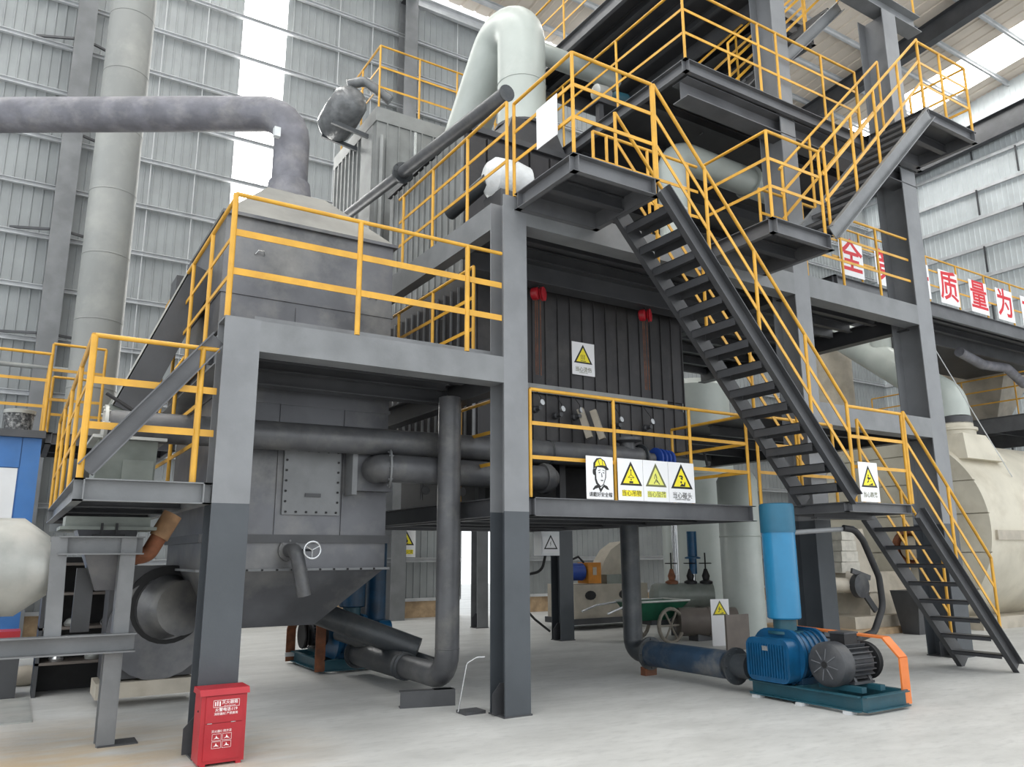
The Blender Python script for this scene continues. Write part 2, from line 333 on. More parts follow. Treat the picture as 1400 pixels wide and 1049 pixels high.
column(9.42, 9.76, 11.9, 'two-tone grey steel column rising behind the blue blower silencer', dy=.42)
column(12.58, 13.0, 11.45, 'two-tone grey steel column behind the foot of the lower stair', dy=.5)
column(9.02, 9.34, 3.4, 'dark steel column far under the platform beside the beige machine', 12.7, .3)
column(9.02, 9.3, 3.4, 'slim pale column deep under the platform by the bright back doorway', 15.9, .3, m=STEEL)
column(4.7, 5.0, 3.4, 'shaded rear column under the left edge of the furnace', 12.2, .3, m=STEELD)
def hbeam(p, q, b, h, label, m=STEEL, cat='beam', box=False, up=None, group='steel frame beams'):
    mb = MB()
    if box: mb.obox(p, q, b, h, up)
    else: mb.hsec(p, q, b, h, up=up)
    return mb.build('steel_beam', m, None, label=label, cat=cat, group=group)
hbeam((1.75, 7.28, 3.58), (4.38, 7.28, 3.58), .26, .29, 'light grey box beam between the two front columns under the yellow deck rail', box=True)
bx(None, 'steel_beam', STEEL, 1.43, 1.75, 7.15, 7.45, 3.72, 3.735, label='flat grey cap plate closing the top of the left front column', cat='beam')
hbeam((4.69, 7.28, 5.5), (9.42, 7.28, 5.5), .26, .33, 'long grey beam under the upper deck between middle column and blower column', box=True)
hbeam((9.76, 7.28, 5.52), (12.58, 7.28, 5.52), .26, .34, 'grey beam under the red lettered boards between the two right columns', box=True)
hbeam((9.76, 7.28, 3.59), (12.58, 7.28, 3.59), .26, .32, 'grey beam between the right columns above the stair landing sign', box=True)
hbeam((4.47, 7.45, 5.5), (4.47, 12.4, 5.5), .16, .33, 'light grey beam running back from the middle column beneath the furnace railing', box=True)
hbeam((4.7, 8.5, 5.35), (9.4, 8.5, 5.35), .26, .3, 'dark beam carrying the two red chain hoists above the ribbed furnace front', STEELD)
hbeam((9.59, 7.45, 5.5), (9.59, 12.4, 5.5), .2, .3, 'dark beam running back from the blower column at upper deck level', STEELD)
hbeam((12.8, 7.45, 5.5), (12.8, 12.4, 5.5), .2, .3, 'dark beam running back from the far right column at upper deck level', STEELD)
hbeam((12.8, 7.45, 3.59), (12.8, 12.4, 3.59), .2, .3, 'dark beam running back from the far right column at boiler height', STEELD)
hbeam((1.59, 7.45, 3.55), (1.59, 11.2, 3.55), .22, .28, 'grey edge beam running back along the left side of the front deck', STEEL)
hbeam((1.75, 8.5, 3.52), (4.38, 8.5, 3.52), .18, .24, 'dark cross beam under the front deck ahead of the hopper vessel', STEELD)
hbeam((4.52, 7.45, 3.55), (4.52, 12.3, 3.55), .2, .28, 'dark beam running back from the middle column at front deck level', STEELD)
# diagonal stair-like brace on the left
MB().chan((.45, 7.24, 2.29), (1.40, 7.24, 3.52), .08, .15, 1, .012).build('diagonal_brace', STEELM, None, label='grey diagonal channel brace from left platform corner up to the front column', cat='brace')

# ------------------------------------------------------------------ decks
def deck(name, label, x0, x1, y0, y1, z, h=.2, m=STEELD, em=STEELM, joist=3, cat='platform', ax='x', edges='fblr', cw=.07):
    t = thing(name, label, cat, ((x0+x1)/2, (y0+y1)/2, z-h))
    bx(t, 'floor_plate', m, x0+.01, x1-.01, y0+.01, y1-.01, z-.008, z)
    zc = z-h/2-.001
    if 'f' in edges: P(t, 'edge_channel', em, lambda b: b.chan((x0, y0+cw, zc), (x1, y0+cw, zc), cw, h, 1, .01))
    if 'b' in edges: P(t, 'edge_channel', em, lambda b: b.chan((x1, y1-cw, zc), (x0, y1-cw, zc), cw, h, 1, .01))
    if 'l' in edges: P(t, 'edge_channel', em, lambda b: b.chan((x0+cw, y1, zc), (x0+cw, y0, zc), cw, h, 1, .01))
    if 'r' in edges: P(t, 'edge_channel', em, lambda b: b.chan((x1-cw, y0, zc), (x1-cw, y1, zc), cw, h, 1, .01))
    for i in range(joist):
        if ax == 'x': y = y0+(y1-y0)*(i+1)/(joist+1); P(t, 'joist', m, lambda b: b.hsec((x0+.08, y, z-.1), (x1-.08, y, z-.1), .09, .16))
        else: xx = x0+(x1-x0)*(i+1)/(joist+1); P(t, 'joist', m, lambda b: b.hsec((xx, y0+.08, z-.1), (xx, y1-.08, z-.1), .09, .16))
    return t
d = deck('front_deck', 'grey front deck around the hopper vessel, edged with yellow rails', 1.45, 4.36, 7.46, 8.8, 3.72, .14, joist=2, edges='b')
bx(d, 'toe_board', STEEL, 1.75, 4.38, 7.40, 7.41, 3.73, 3.84)
deck('side_walkway', 'narrow side walkway along the left flank of the hopper vessel', 1.45, 1.68, 8.8, 11.2, 3.72, .14, joist=0, edges='l', ax='y')
deck('left_platform', 'low grey platform on the left below the diagonal brace', .38, 1.43, 7.15, 12.4, 2.22, .18, joist=4, ax='x', em=STEEL)
deck('lower_platform', 'long low platform under the furnace carrying four safety signs', 4.70, 8.25, 7.15, 12.4, 2.21, .2, joist=4)
P(None, 'steel_beam', STEELD, lambda b: b.chan((4.5, 12.3, 2.11), (4.5, 7.45, 2.11), .07, .2, 1, .01), label='dark edge channel running back at the left end of the low platform', cat='beam')
deck('upper_deck', 'upper deck at furnace height ahead of the upper furnace wall', 4.55, 12.58, 7.42, 8.88, 5.68, .16, joist=2, edges='b')
deck('right_deck', 'dark upper deck bay between the two right columns', 9.5, 12.9, 8.9, 12.3, 5.68, .16, joist=4, edges='b')
deck('middle_deck', 'dark intermediate deck between the two right columns at boiler height', 9.76, 12.9, 7.45, 12.3, 3.74, .16, joist=4, edges='b')
deck('upper_stair_landing', 'projecting stair landing beside the middle column top', 4.52, 5.72, 5.99, 7.14, 5.69, .2, joist=1)
deck('middle_stair_landing', 'projecting landing between blower column and upper flight of stairs', 7.59, 8.78, 5.99, 7.14, 5.69, .2, joist=1)
deck('lower_stair_landing', 'small low landing above the blower between the two lower flights', 8.56, 9.92, 5.99, 7.14, 2.21, .12, joist=1)
deck('top_stair_landing', 'highest projecting landing at the right carrying a red box', 11.45, 12.92, 5.99, 7.04, 8.44, .2, joist=1)
d3 = deck('third_deck', 'dark third deck with yellow railing above the white elbow pipe', 7.33, 13.1, 7.05, 12.2, 8.45, .2, joist=4)
hbeam((7.45, 7.3, 8.1), (13.05, 7.3, 8.1), .3, .3, 'deep beam under the front edge of the third deck with open cut end', STEELM)
hbeam((7.5, 9.8, 8.1), (13.0, 9.8, 8.1), .3, .3, 'dark inner beam under the third deck', STEELD)
deck('fourth_deck', 'topmost dark deck slab above the pale bent duct, cut by the picture top', 7.95, 10.25, 7.0, 12.2, 11.25, .3, joist=3, ax='y')
deck('fourth_deck', 'topmost deck bay at the right above the highest stair', 10.6, 12.5, 8.5, 12.2, 11.75, .3, joist=2, ax='y')
hbeam((10.6, 7.3, 11.62), (13.9, 7.3, 11.62), .28, .34, 'grey cross beam resting on the far right column at the picture top', STEEL)

# ------------------------------------------------------------------ railings
def railing(label, runs, h=1.2, mids=(.44, .82), posts=None, flat=True, group='yellow railings', cat='railing', pr=.021, name='railing', m=None, gap=1.15, fw=.042):
    m = m or YEL; b0 = V(runs[0][0]); t = thing(name, label, cat, b0, group); done = set()
    for ri, (p, q) in enumerate(runs):
        p = V(p); q = V(q); L = (q-p).length; up = V((0, 0, 1))
        tb(t, 'top_rail', m, [p+up*h, q+up*h], .021, 10)
        for z in mids:
            if flat: P(t, 'mid_rail', m, lambda b: b.obox(p+up*z, q+up*z, .01, fw))
            else: tb(t, 'mid_rail', m, [p+up*z, q+up*z], .018, 8)
        fr = posts[ri] if posts else [i/max(1, round(L/gap)) for i in range(max(1, round(L/gap))+1)]
        for f in fr:
            c = p+(q-p)*f; key = (round(c.x, 2), round(c.y, 2))
            if key in done: continue
            done.add(key); P(t, 'post', m, lambda b: b.tube([c, c+up*h], pr, 10))
    return t
railing('yellow railing along the front deck edge above the light grey beam', [((1.45, 7.18, 3.735), (4.37, 7.18, 3.735))], posts=[[0, .425, .85]], pr=.027, fw=.065)
railing('yellow railing along the left side of the front deck up to the hopper vessel', [((1.47, 7.24, 3.735), (1.47, 11.2, 3.735))], posts=[[.26, .52, .76, 1]])
railing('yellow railing at the end of the low left platform behind the diagonal brace', [((.42, 7.24, 2.22), (1.42, 7.24, 2.22))], posts=[[0, .86]], pr=.025, fw=.06)
railing('yellow railing receding beside the furnace flank behind the front deck', [((4.3, 7.7, 3.735), (4.3, 12.0, 3.735))], gap=1.1)
railing('yellow side railing receding along the low left platform', [((.41, 7.24, 2.22), (.41, 12.4, 2.22))], gap=1.2)
railing('yellow railing along the inner edge of the low left platform', [((1.4, 8.0, 2.22), (1.4, 12.2, 2.22))], gap=1.3)
railing('yellow railing behind the four safety signs on the low platform', [((4.74, 7.19, 2.21), (8.2, 7.19, 2.21)), ((8.2, 7.19, 2.21), (8.2, 8.6, 2.21))], posts=[[.0, .344, .7, 1], [1]])
railing('yellow railing on the left end of the low platform behind the middle column', [((4.73, 7.6, 2.21), (4.73, 8.8, 2.21))], posts=[[.3, 1]])
railing('yellow railing sloping back along the furnace side above the middle column', [((4.46, 7.2, 5.68), (4.46, 10.3, 5.68))], posts=[[0, .31, .63, .95]])
railing('yellow railing round the upper stair landing carrying a white board', [((4.56, 7.2, 5.69), (4.56, 6.03, 5.69)), ((4.56, 6.03, 5.69), (5.69, 6.03, 5.69))], posts=[[0, 1], [1]])
railing('yellow railing on the upper deck edge between the two stair landings', [((5.75, 7.2, 5.69), (7.58, 7.2, 5.69))], posts=[[0, .12, .5, .9]])
railing('yellow railing round the middle stair landing', [((7.63, 7.1, 5.69), (7.63, 6.03, 5.69)), ((7.63, 6.03, 5.69), (8.66, 6.03, 5.69))], posts=[[0, 1], [1]])
railing('yellow railing in front of the red lettered boards on the right deck', [((8.85, 7.2, 5.69), (12.56, 7.2, 5.69))], posts=[[0, .26, .5, .76]])
railing('yellow railing along the front of the third deck', [((7.37, 7.09, 8.45), (11.4, 7.09, 8.45))], posts=[[0, .395, .5, .776, 1]])
railing('yellow railing along the left edge of the third deck', [((7.37, 7.12, 8.45), (7.37, 11.8, 8.45))], posts=[[.31, .62, .9]])
railing('yellow railing round the highest landing in front of the bright roof light', [((11.48, 6.03, 8.44), (12.88, 6.03, 8.44)), ((12.88, 6.03, 8.44), (12.88, 7.0, 8.44))], posts=[[0, .45, 1], [1]])
railing('yellow railing on the low stair landing behind the fall warning sign', [((8.76, 6.03, 2.21), (9.9, 6.03, 2.21))], posts=[[0, 1]])
railing('yellow railing on the far side of the low stair landing', [((8.3, 7.1, 2.21), (9.9, 7.1, 2.21))], posts=[[0, .5, 1]])
railing('short yellow railing on the topmost left deck', [((8.0, 9.5, 11.25), (8.0, 12.1, 11.25))])
railing('yellow railing on the topmost right deck', [((12.2, 7.22, 11.8), (13.8, 7.22, 11.8))])
railing('yellow railing on the light grey rooftop box in front of the hall wall', [((5.25, 15.4, 10.22), (5.25, 13.28, 10.22)), ((5.25, 13.28, 10.22), (8.6, 13.28, 10.22))], h=1.42, mids=(.5, .95), posts=[[0, .55, 1], [.26, .52, .8]])

# ------------------------------------------------------------------ stairs
def stair(label, top, bot, y0, y1, n, m=STEELD, sl=STEELD, tread_h=.045, tread_d=.24):
    (xt, zt), (xb, zb) = top, bot; t = thing('steel_stair', label, 'stair', (xb, (y0+y1)/2, zb), 'steel stairs')
    for y, s in ((y0, -1), (y1, 1)): P(t, 'stringer', sl, lambda b: b.chan((xt, y, zt-.1), (xb, y, zb+.02), .07, .2, -s if xt < xb else s, .012))
    for i in range(1, n):
        f = i/n; x = xt+(xb-xt)*f; z = zt+(zb-zt)*f
        P(t, 'tread', m, lambda b: (b.box(x-tread_d/2, x+tread_d/2, y0+.01, y1-.01, z-.03, z-.022), b.box(x-tread_d/2, x-tread_d/2+.008, y0+.01, y1-.01, z-.03-tread_h, z-.022), b.box(x+tread_d/2-.008, x+tread_d/2, y0+.01, y1-.01, z-.03-tread_h, z-.022)))
    return t
stair('long steel stair descending from upper landing to low landing above the blower', (5.72, 5.66), (8.66, 2.22), 5.98, 6.68, 15, tread_h=.09)
stair('short steel stair from the low landing down to the floor', (9.92, 2.2), (11.86, 0.02), 5.96, 6.66, 9)
stair('steel stair rising right from the middle landing to the highest landing', (11.47, 8.42), (8.74, 5.7), 5.98, 6.68, 12, sl=STEEL)
stair('steep upper stair rising from third deck between the two topmost decks', (12.1, 11.72), (8.95, 8.47), 7.68, 8.38, 14, sl=STEEL)
for y, nm in ((5.99, 'outer'), (6.68, 'inner')):
    railing({'outer': 'sloping yellow handrail on the near side of the long stair', 'inner': 'sloping yellow handrail seen through the treads of the long stair'}[nm], [((5.71, y+.03, 5.69), (8.74, y+.03, 2.25))], posts=[[0, .25, .5, .77, 1]] if nm == 'outer' else [[0, .2, .45, .7, .97]], name='handrail')
    railing({'outer': 'sloping yellow handrail on the near side of the short floor stair', 'inner': 'sloping yellow handrail on the far side of the short floor stair'}[nm], [((9.92, y+.02, 2.22), (11.66, y+.02, .3))], h=1.22, posts=[[0, .5, 1]], name='handrail')
    railing({'outer': 'sloping yellow handrail on the near side of the stair to the highest landing', 'inner': 'sloping yellow handrail on the far side of the stair to the highest landing'}[nm], [((8.72, y+.03, 5.75), (11.47, y+.03, 8.46))], posts=[[0.02, .27, .5, .76, 1]], name='handrail')
    railing({'outer': 'sloping yellow handrail on the near side of the topmost stair', 'inner': 'sloping yellow handrail on the far side of the topmost stair'}[nm], [((9.0, y+1.72, 8.5), (12.1, y+1.72, 11.7))], name='handrail', posts=[[0, .33, .66, 1]])

# ------------------------------------------------------------------ hopper vessel on the front deck
t = thing('hopper_vessel', 'big grey sheet steel hopper vessel passing through the front deck', 'vessel', (2.72, 9.9, .75))
VX0, VX1, VY0, VY1 = 1.70, 3.76, 8.85, 10.95
# shell in plates with proud seams
for nm, z0, z1 in (('lower_shell', 1.82, 3.30), ('middle_shell', 3.31, 4.52), ('upper_shell', 4.53, 5.45)): bx(t, nm, VESSEL, VX0, VX1, VY0, VY1, z0, z1)
for z in (3.305, 4.525): bx(t, 'seam_strip', VESSEL, VX0-.015, VX1+.015, VY0-.015, VY1+.015, z-.02, z+.02)
hd = P(t, 'hood', HOODM, lambda b: b.frustum((VX0-.03, VX1+.03, VY0-.03, VY1+.03), 5.47, (2.3, 3.05, 9.5, 10.2), 6.2))
bx(hd, 'hood_rim', VESSEL, VX0-.05, VX1+.05, VY0-.05, VY1+.05, 5.44, 5.48)
bx(t, 'flange_band', STEELD, VX0-.04, VX1+.04, VY0-.04, VY1+.04, 1.74, 1.83)
bx(t, 'hopper_collar', VESSEL, VX0, VX1, VY0, VY1, 1.46, 1.74)
hp = P(t, 'hopper_cone', VESSEL, lambda b: b.frustum((2.05, 3.1, 9.3, 10.5), .82, (VX0, VX1, VY0, VY1), 1.45))
bx(t, 'cone_rim', STEEL, VX0-.05, VX1+.05, VY0-.05, VY1+.05, 1.44, 1.465)
for i in range(12): P(t, 'rim_bolt', BLACK, lambda b: b.lathe((1.85+i*.16, VY0-.055, 1.452), (0, -1, 0), [(.012, 0), (.012, .014)], 6))
h = bx(t, 'access_hatch', STEEL, 2.51, 3.17, VY0-.035, VY0, 2.05, 2.80)
P(h, 'hatch_handle', STEELD, lambda b: b.box(2.76, 2.94, VY0-.055, VY0-.03, 2.25, 2.29))
for i in range(6):
    for zz in (2.08, 2.77): P(h, 'bolt', BLACK, lambda b: b.lathe((2.55+i*.116, VY0-.035, zz), (0, -1, 0), [(.013, 0), (.013, .015)], 6))
    for xx in (2.54, 3.14):
        if 0 < i < 6: P(h, 'bolt', BLACK, lambda b: b.lathe((xx, VY0-.035, 2.08+i*.115), (0, -1, 0), [(.013, 0), (.013, .015)], 6))
pt = bx(t, 'patch_plate', VESSEL, 2.55, 3.25, VY0-.02, VY0, 4.18, 4.45, label='small bolted patch plate')
for i in range(6): P(pt, 'bolt', BLACK, lambda b: b.lathe((2.6+i*.118, VY0-.02, 4.24), (0, -1, 0), [(.015, 0), (.015, .02)], 6))
for xx, zz in ((2.1, 5.02), (3.5, 4.72)): P(t, 'lifting_eye', CHROME, lambda b: b.tube([(xx-.05, VY0-.01, zz), (xx-.03, VY0-.06, zz+.03), (xx+.03, VY0-.06, zz+.03), (xx+.05, VY0-.01, zz)], .01, 6))
for xx in (2.14, 2.44, 3.2): bx(t, 'stiffener', VESSEL, xx, xx+.012, VY0-.02, VY0, 1.83, 3.3)
# valve with hand wheel
nz = tb(t, 'drain_pipe', PIPE, [(2.62, VY0+.1, 1.66), (2.62, VY0-.28, 1.66), (2.73, VY0-.28, 1.18)], .075, 16, .1)
flange(t, (2.62, VY0-.02, 1.66), (0, 1, 0), .12, VESSEL)
hw = P(t, 'hand_wheel', CHROME, lambda b: b.tube([(2.76+.09*math.cos(a*math.pi/10), VY0-.4, 1.66+.09*math.sin(a*math.pi/10)) for a in range(21)], .011, 8))
for a in range(3): tb(hw, 'spoke', CHROME, [(2.76, VY0-.4, 1.66), (2.76+.09*math.cos(a*2.094+.5), VY0-.4, 1.66+.09*math.sin(a*2.094+.5))], .009, 6)
tb(t, 'valve_stem', PIPED, [(2.76, VY0-.4, 1.66), (2.7, VY0-.2, 1.66)], .014, 6)
# square inlet flange on the right of the vessel with pipe stub
nz = bx(t, 'square_nozzle', VESSEL, 3.3, 3.74, VY0-.2, VY0, 2.33, 2.95)
bx(t, 'nozzle_flange', STEEL, 3.24, 3.3, VY0-.23, VY0, 2.28, 3.0)
# insulated top pipe
t = thing('insulated_pipe', 'thick grey insulated pipe crossing the upper left and bending down into the hood', 'pipe', (2.66, 9.85, 6.2))
a = V((2.66, 9.85, 7.53)); d = V((-.848, .53, 0))
tb(t, 'pipe', INSUL, [(2.66, 9.85, 6.45), a, a+d*8.5], .235, 24, .42)
MB().lathe((2.66, 9.85, 6.18), (0, 0, 1), [(.36, 0), (.36, .05), (.3, .06), (.27, .3), (.235, .31)], 24).build('base_collar', INSUL, t)
bx(t, 'junction_clip', WRAP, 2.36, 2.44, 9.6, 9.68, 7.0, 7.13)

# ------------------------------------------------------------------ furnace
t = thing('furnace', 'charcoal ribbed furnace body behind the red hoists and warning plate', 'furnace', (7.0, 10.7, 2.4))
FX0, FX1, FY0, FY1 = 5.05, 8.80, 8.92, 12.5
bx(t, 'lower_body', FURN, FX0, FX1, FY0+.03, FY1, 2.95, 5.5)
n = 17; wd = (FX1-FX0)/n
up_ = bx(t, 'ribbed_panel', FURN, FX0+.004, FX0+wd-.008, FY0, FY0+.05, 3.92, 5.3)
lo_ = bx(t, 'burner_panel', FURN, FX0+.004, FX0+wd-.008, FY0, FY0+.05, 2.95, 3.78)
for i in range(1, n): share(up_, 'ribbed_panel', (i*wd, 0, 0)); share(lo_, 'burner_panel', (i*wd, 0, 0))
for i in range(n+1): bx(t, 'panel_rib', FURN, FX0+i*wd-.008, FX0+i*wd+.008, FY0-.02, FY0+.01, 2.95, 5.3)
sd = bx(t, 'side_panel', FURN, FX0-.05, FX0, FY0+.004, FY0+.21, 2.95, 5.3); sr = bx(t, 'side_rib', STEEL, FX0-.08, FX0-.04, FY0-.008, FY0+.008, 2.95, 5.3)
for i in range(1, 16): share(sd, 'side_panel', (0, i*.22, 0)); share(sr, 'side_rib', (0, i*.22, 0))
gl = bx(t, 'gauge_strip', BOXL, 5.6, 8.4, FY0-.05, FY0-.01, 3.8, 3.92, label='pale strip across the furnace front')
bx(t, 'sill_beam', STEELD, FX0, FX1, FY0-.06, FY0+.2, 2.83, 2.95)
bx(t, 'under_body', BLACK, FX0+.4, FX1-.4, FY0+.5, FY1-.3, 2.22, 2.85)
for xx in (FX0+.05, 6.4, 7.7, FX1-.1): bx(t, 'support_leg', STEELD, xx, xx+.1, FY0+.05, FY0+.15, 2.22, 2.83)
for i, (xx, zz) in enumerate(((5.95, 3.62), (6.3, 3.56), (6.62, 3.57), (7.35, 3.5), (7.95, 3.52))):
    bn = P(t, 'burner_port', STEELD, lambda b: b.lathe((xx, FY0, zz-.06), (0, -1, .0), [(.05, 0), (.05, .06), (.03, .08), (.03, .16)], 14))
    MB().lathe((xx+.03, FY0-.13, zz+.02), (.2, -1, .2), [(.042, 0), (.042, .03)], 14).build('sight_glass', CHROME, bn)
    tb(t, 'gauge_wire', BLACK, [(xx+.03, FY0-.1, zz), (xx+.05, FY0-.1, zz+.1), (xx-.02, FY0-.03, zz+.25)], .006, 5)
for xx, k in ((6.75, 0), (6.98, 1)): MB().obox((xx, FY0-.2, 3.2), (xx-.08, FY0-.1, 3.62), .08, .09).build('asbestos_rope', MACH, t)
# upper furnace
UX0, UX1, UY0, UY1 = 5.3, 7.45, 9.8, 12.6
bx(t, 'upper_body', FURN, UX0, UX1, UY0, UY1, 5.69, 8.12)
n = 13; wd = (UY1-UY0)/n
a = bx(t, 'upper_side_panel', BOXL, UX0-.04, UX0, UY0+.01, UY0+wd-.02, 5.72, 8.0, label='grey ribbed side sheet'); b_ = bx(t, 'upper_side_rib', BOXL, UX0-.07, UX0, UY0-.012, UY0+.012, 5.72, 8.0)
for i in range(1, n): share(a, 'upper_side_panel', (0, i*wd, 0)); share(b_, 'upper_side_rib', (0, i*wd, 0))
a = bx(t, 'upper_front_panel', FURN, UX0+.01, UX0+.36, UY0-.03, UY0, 5.72, 8.0); b_ = bx(t, 'upper_front_rib', FURN, UX0-.012, UX0+.012, UY0-.05, UY0, 5.72, 8.0)
for i in range(1, 5): share(a, 'upper_front_panel', (i*.4, 0, 0)); share(b_, 'upper_front_rib', (i*.4, 0, 0))
bx(t, 'top_rim', STEELD, UX0-.06, UX1+.05, UY0-.08, UY1+.05, 8.05, 8.15)
P(t, 'duct_hood', STEELD, lambda b: b.frustum((6.05, 7.3, 9.85, 11.2), 8.15, (6.3, 7.15, 9.98, 10.82), 8.72))
# light grey box behind
t = thing('ribbed_box', 'tall light grey ribbed box with flat roof behind the inclined pipe', 'housing', (7.0, 14.5, 5.7))
BX0, BX1, BY0, BY1 = 5.2, 8.9, 13.22, 15.6
bx(t, 'body', BOXL, BX0, BX1, BY0, BY1, 5.7, 9.92)
a = bx(t, 'front_rib', BOXL, BX0+.2, BX0+.225, BY0-.03, BY0, 5.7, 9.92)
for i in range(1, 14): share(a, 'front_rib', (i*.25, 0, 0))
bx(t, 'front_strip', CHROME, BX0+.78, BX0+.84, BY0-.04, BY0, 5.7, 9.9)
a = bx(t, 'side_rib', BOXL, BX0-.04, BX0, BY0+.9, BY0+.95, 5.7, 9.92)
for i in range(1, 7): share(a, 'side_rib', (0, i*.23, 0))
bx(t, 'side_sheet', BOXL, BX0-.03, BX0, BY0+.15, BY0+.75, 5.7, 9.9)
P(t, 'corner_pipe', BOXL, lambda b: b.tube([(BX0+.1, BY0-.06, 5.7), (BX0+.1, BY0-.06, 9.6)], .05, 8))
bx(t, 'parapet', BOXL, BX0-.03, BX1+.03, BY0-.03, BY1+.03, 9.92, 10.22)
# bagged fan motor hanging at its side
t = thing('bagged_motor', 'motor wrapped in grey plastic hung on the light grey box', 'motor', (4.7, 13.9, 9.9))
P(t, 'wrapped_body', BAG, lambda b: b.lathe((4.68, 14.4, 10.12), (.1, -1, .32), [(.05, -.05), (.28, 0), (.36, .12), (.37, .5), (.35, .9), (.25, 1.05), (.1, 1.1)], 20))
tb(t, 'power_duct', BAG, [(4.7, 13.6, 10.75), (5.0, 13.45, 10.85), (5.5, 13.3, 10.5)], .1, 12, .2)
tb(t, 'hose', BLACK, [(4.2, 14.8, 10.0), (4.05, 14.85, 9.7), (4.0, 14.9, 9.45)], .04, 8, .1)
for yy in (13.7, 14.3): P(t, 'bracket', PIPED, lambda b: b.obox((4.45, yy, 9.92), (5.2, yy-.1, 9.75), .06, .08))
# inclined pipe along the furnace top
t = thing('inclined_pipe', 'grey pipe sloping down left past the furnace with a bolted flange', 'pipe', (4.95, 8.0, 7.6))
pA = V((4.97, 8.03, 7.62)); pB = V((4.97, 14.0, 8.2)); fl = V((4.97, 11.4, 7.95))
tb(t, 'near_pipe', PIPE, [pA, fl], .105, 18); tb(t, 'far_pipe', PIPE, [fl, pB], .095, 18); flange(t, fl, pB-pA, .18, PIPED, .06)
tb(t, 'pipe_end', PIPED, [pA-(pB-pA).normalized()*.02, pA], .115, 18)
# A-shaped pale duct
t = thing('bent_duct', 'big pale round duct bent like an inverted V on the furnace top', 'duct', (6.75, 10.4, 8.75))
tb(t, 'duct', DUCT, [(6.75, 10.4, 8.75), (6.75, 10.4, 10.85), (6.72, 11.1, 11.0), (6.72, 13.3, 8.6)], .425, 28, .5)
for z in (9.6,): P(t, 'seam', DUCT, lambda b: b.lathe((6.75, 10.4, z), (0, 0, 1), [(.427, 0), (.435, .01), (.427, .02)], 28, False))
P(t, 'base_ring', STEELD, lambda b: b.lathe((6.75, 10.4, 8.72), (0, 0, 1), [(.48, 0), (.48, .05)], 28))
tb(t, 'branch_pipe', DUCT, [(7.1, 10.45, 10.5), (9.3, 10.9, 10.9)], .19, 18)
# white elbow pipe under third deck
t = thing('elbow_pipe', 'off-white elbow pipe under the third deck behind the stair handrails', 'pipe', (8.25, 8.25, 5.7))
tb(t, 'pipe', DUCT, [(8.2, 8.3, 5.7), (8.2, 8.3, 7.8), (10.9, 8.3, 7.72)], .235, 22, .32)
for z in (6.3, 6.75, 7.1): P(t, 'wrap_band', WRAP, lambda b: b.lathe((8.2, 8.3, z), (0, 0, 1), [(.238, 0), (.246, .02), (.238, .04)], 22, False))
flange(t, (9.95, 8.3, 7.75), (1, 0, -.03), .29, DUCT, .03)
# white wrapped drum beside the rail
t = thing('wrapped_fan', 'small fan wrapped in white plastic beside the furnace railing', 'fan', (5.1, 8.3, 5.68))
P(t, 'drum', WRAP, lambda b: b.lathe((4.85, 8.4, 6.55), (1, -.1, 0), [(.06, 0), (.2, .03), (.28, .12), (.29, .4), (.24, .62), (.12, .7)], 20))
bx(t, 'stand', STEELD, 4.95, 5.4, 8.15, 8.6, 5.69, 6.3); tb(t, 'inlet_pipe', PIPED, [(4.9, 8.4, 6.5), (4.75, 9.2, 6.3)], .1, 14)
# small motors on the third deck
for k, (xx, yy) in enumerate(((8.12, 9.9), (8.56, 9.9))):
    t = thing('drive_motor', ['pale small motor beyond the upper landing railing', 'blue small motor beyond the upper landing railing'][k], 'motor', (xx, yy, 9.45), 'small drive motors')
    P(t, 'housing', [DUSTW, TEAL][k], lambda b: b.lathe((xx-.15, yy, 9.68), (1, 0, .1), [(.1, 0), (.14, .03), (.14, .28), (.1, .34)], 16)); bx(t, 'foot', STEELD, xx-.12, xx+.16, yy-.1, yy+.1, 9.45, 9.56)
P(None, 'motor_stand', STEELD, lambda b: (b.box(7.9, 8.9, 9.7, 10.1, 9.37, 9.45), b.box(7.95, 8.05, 9.75, 9.85, 8.45, 9.37), b.box(8.75, 8.85, 9.75, 9.85, 8.45, 9.37), b.obox((8.0, 9.8, 8.6), (8.8, 9.8, 9.35), .06, .08)), label='dark steel stand under two small motors on the third deck', cat='stand')

# ------------------------------------------------------------------ process pipes in front of vessel
t = thing('main_pipe', 'long horizontal grey pipe crossing in front of the hopper vessel and furnace', 'pipe', (4.0, 8.55, 2.7))
tb(t, 'pipe', PIPE, [(.66, 8.55, 2.86), (7.5, 8.55, 2.94)], .155, 24); flange(t, (.66, 8.55, 2.86), (1, 0, 0), .2, DUSTW); 
P(t, 'tee_cap', PIPE, lambda b: b.lathe((7.3, 8.55, 2.94), (0, 0, 1), [(.12, 0), (.1, .2), (.2, .23), (.2, .27)], 20)); flange(t, (7.52, 8.55, 2.94), (1, 0, 0), .2, PIPED)
tb(t, 'reducer', PIPE, [(7.52, 8.55, 2.94), (7.75, 8.55, 2.94)], .09, 16)
for xx in (5.9, 4.3): P(t, 'pipe_clamp', PIPED, lambda b: b.lathe((xx, 8.55, 2.92), (1, 0, 0), [(.16, 0), (.17, .01), (.17, .03), (.16, .04)], 22, False))
t = thing('flow_valve', 'royal blue ribbed valve at the right end of the long pipe', 'valve', (7.95, 8.55, 2.7))
for i in range(4): P(t, 'valve_disc', BLUEV, lambda b: b.lathe((7.78+i*.085, 8.55, 2.94), (1, 0, 0), [(.12, 0), (.17-.008*i, .015), (.17-.008*i, .045), (.12, .06)], 20))
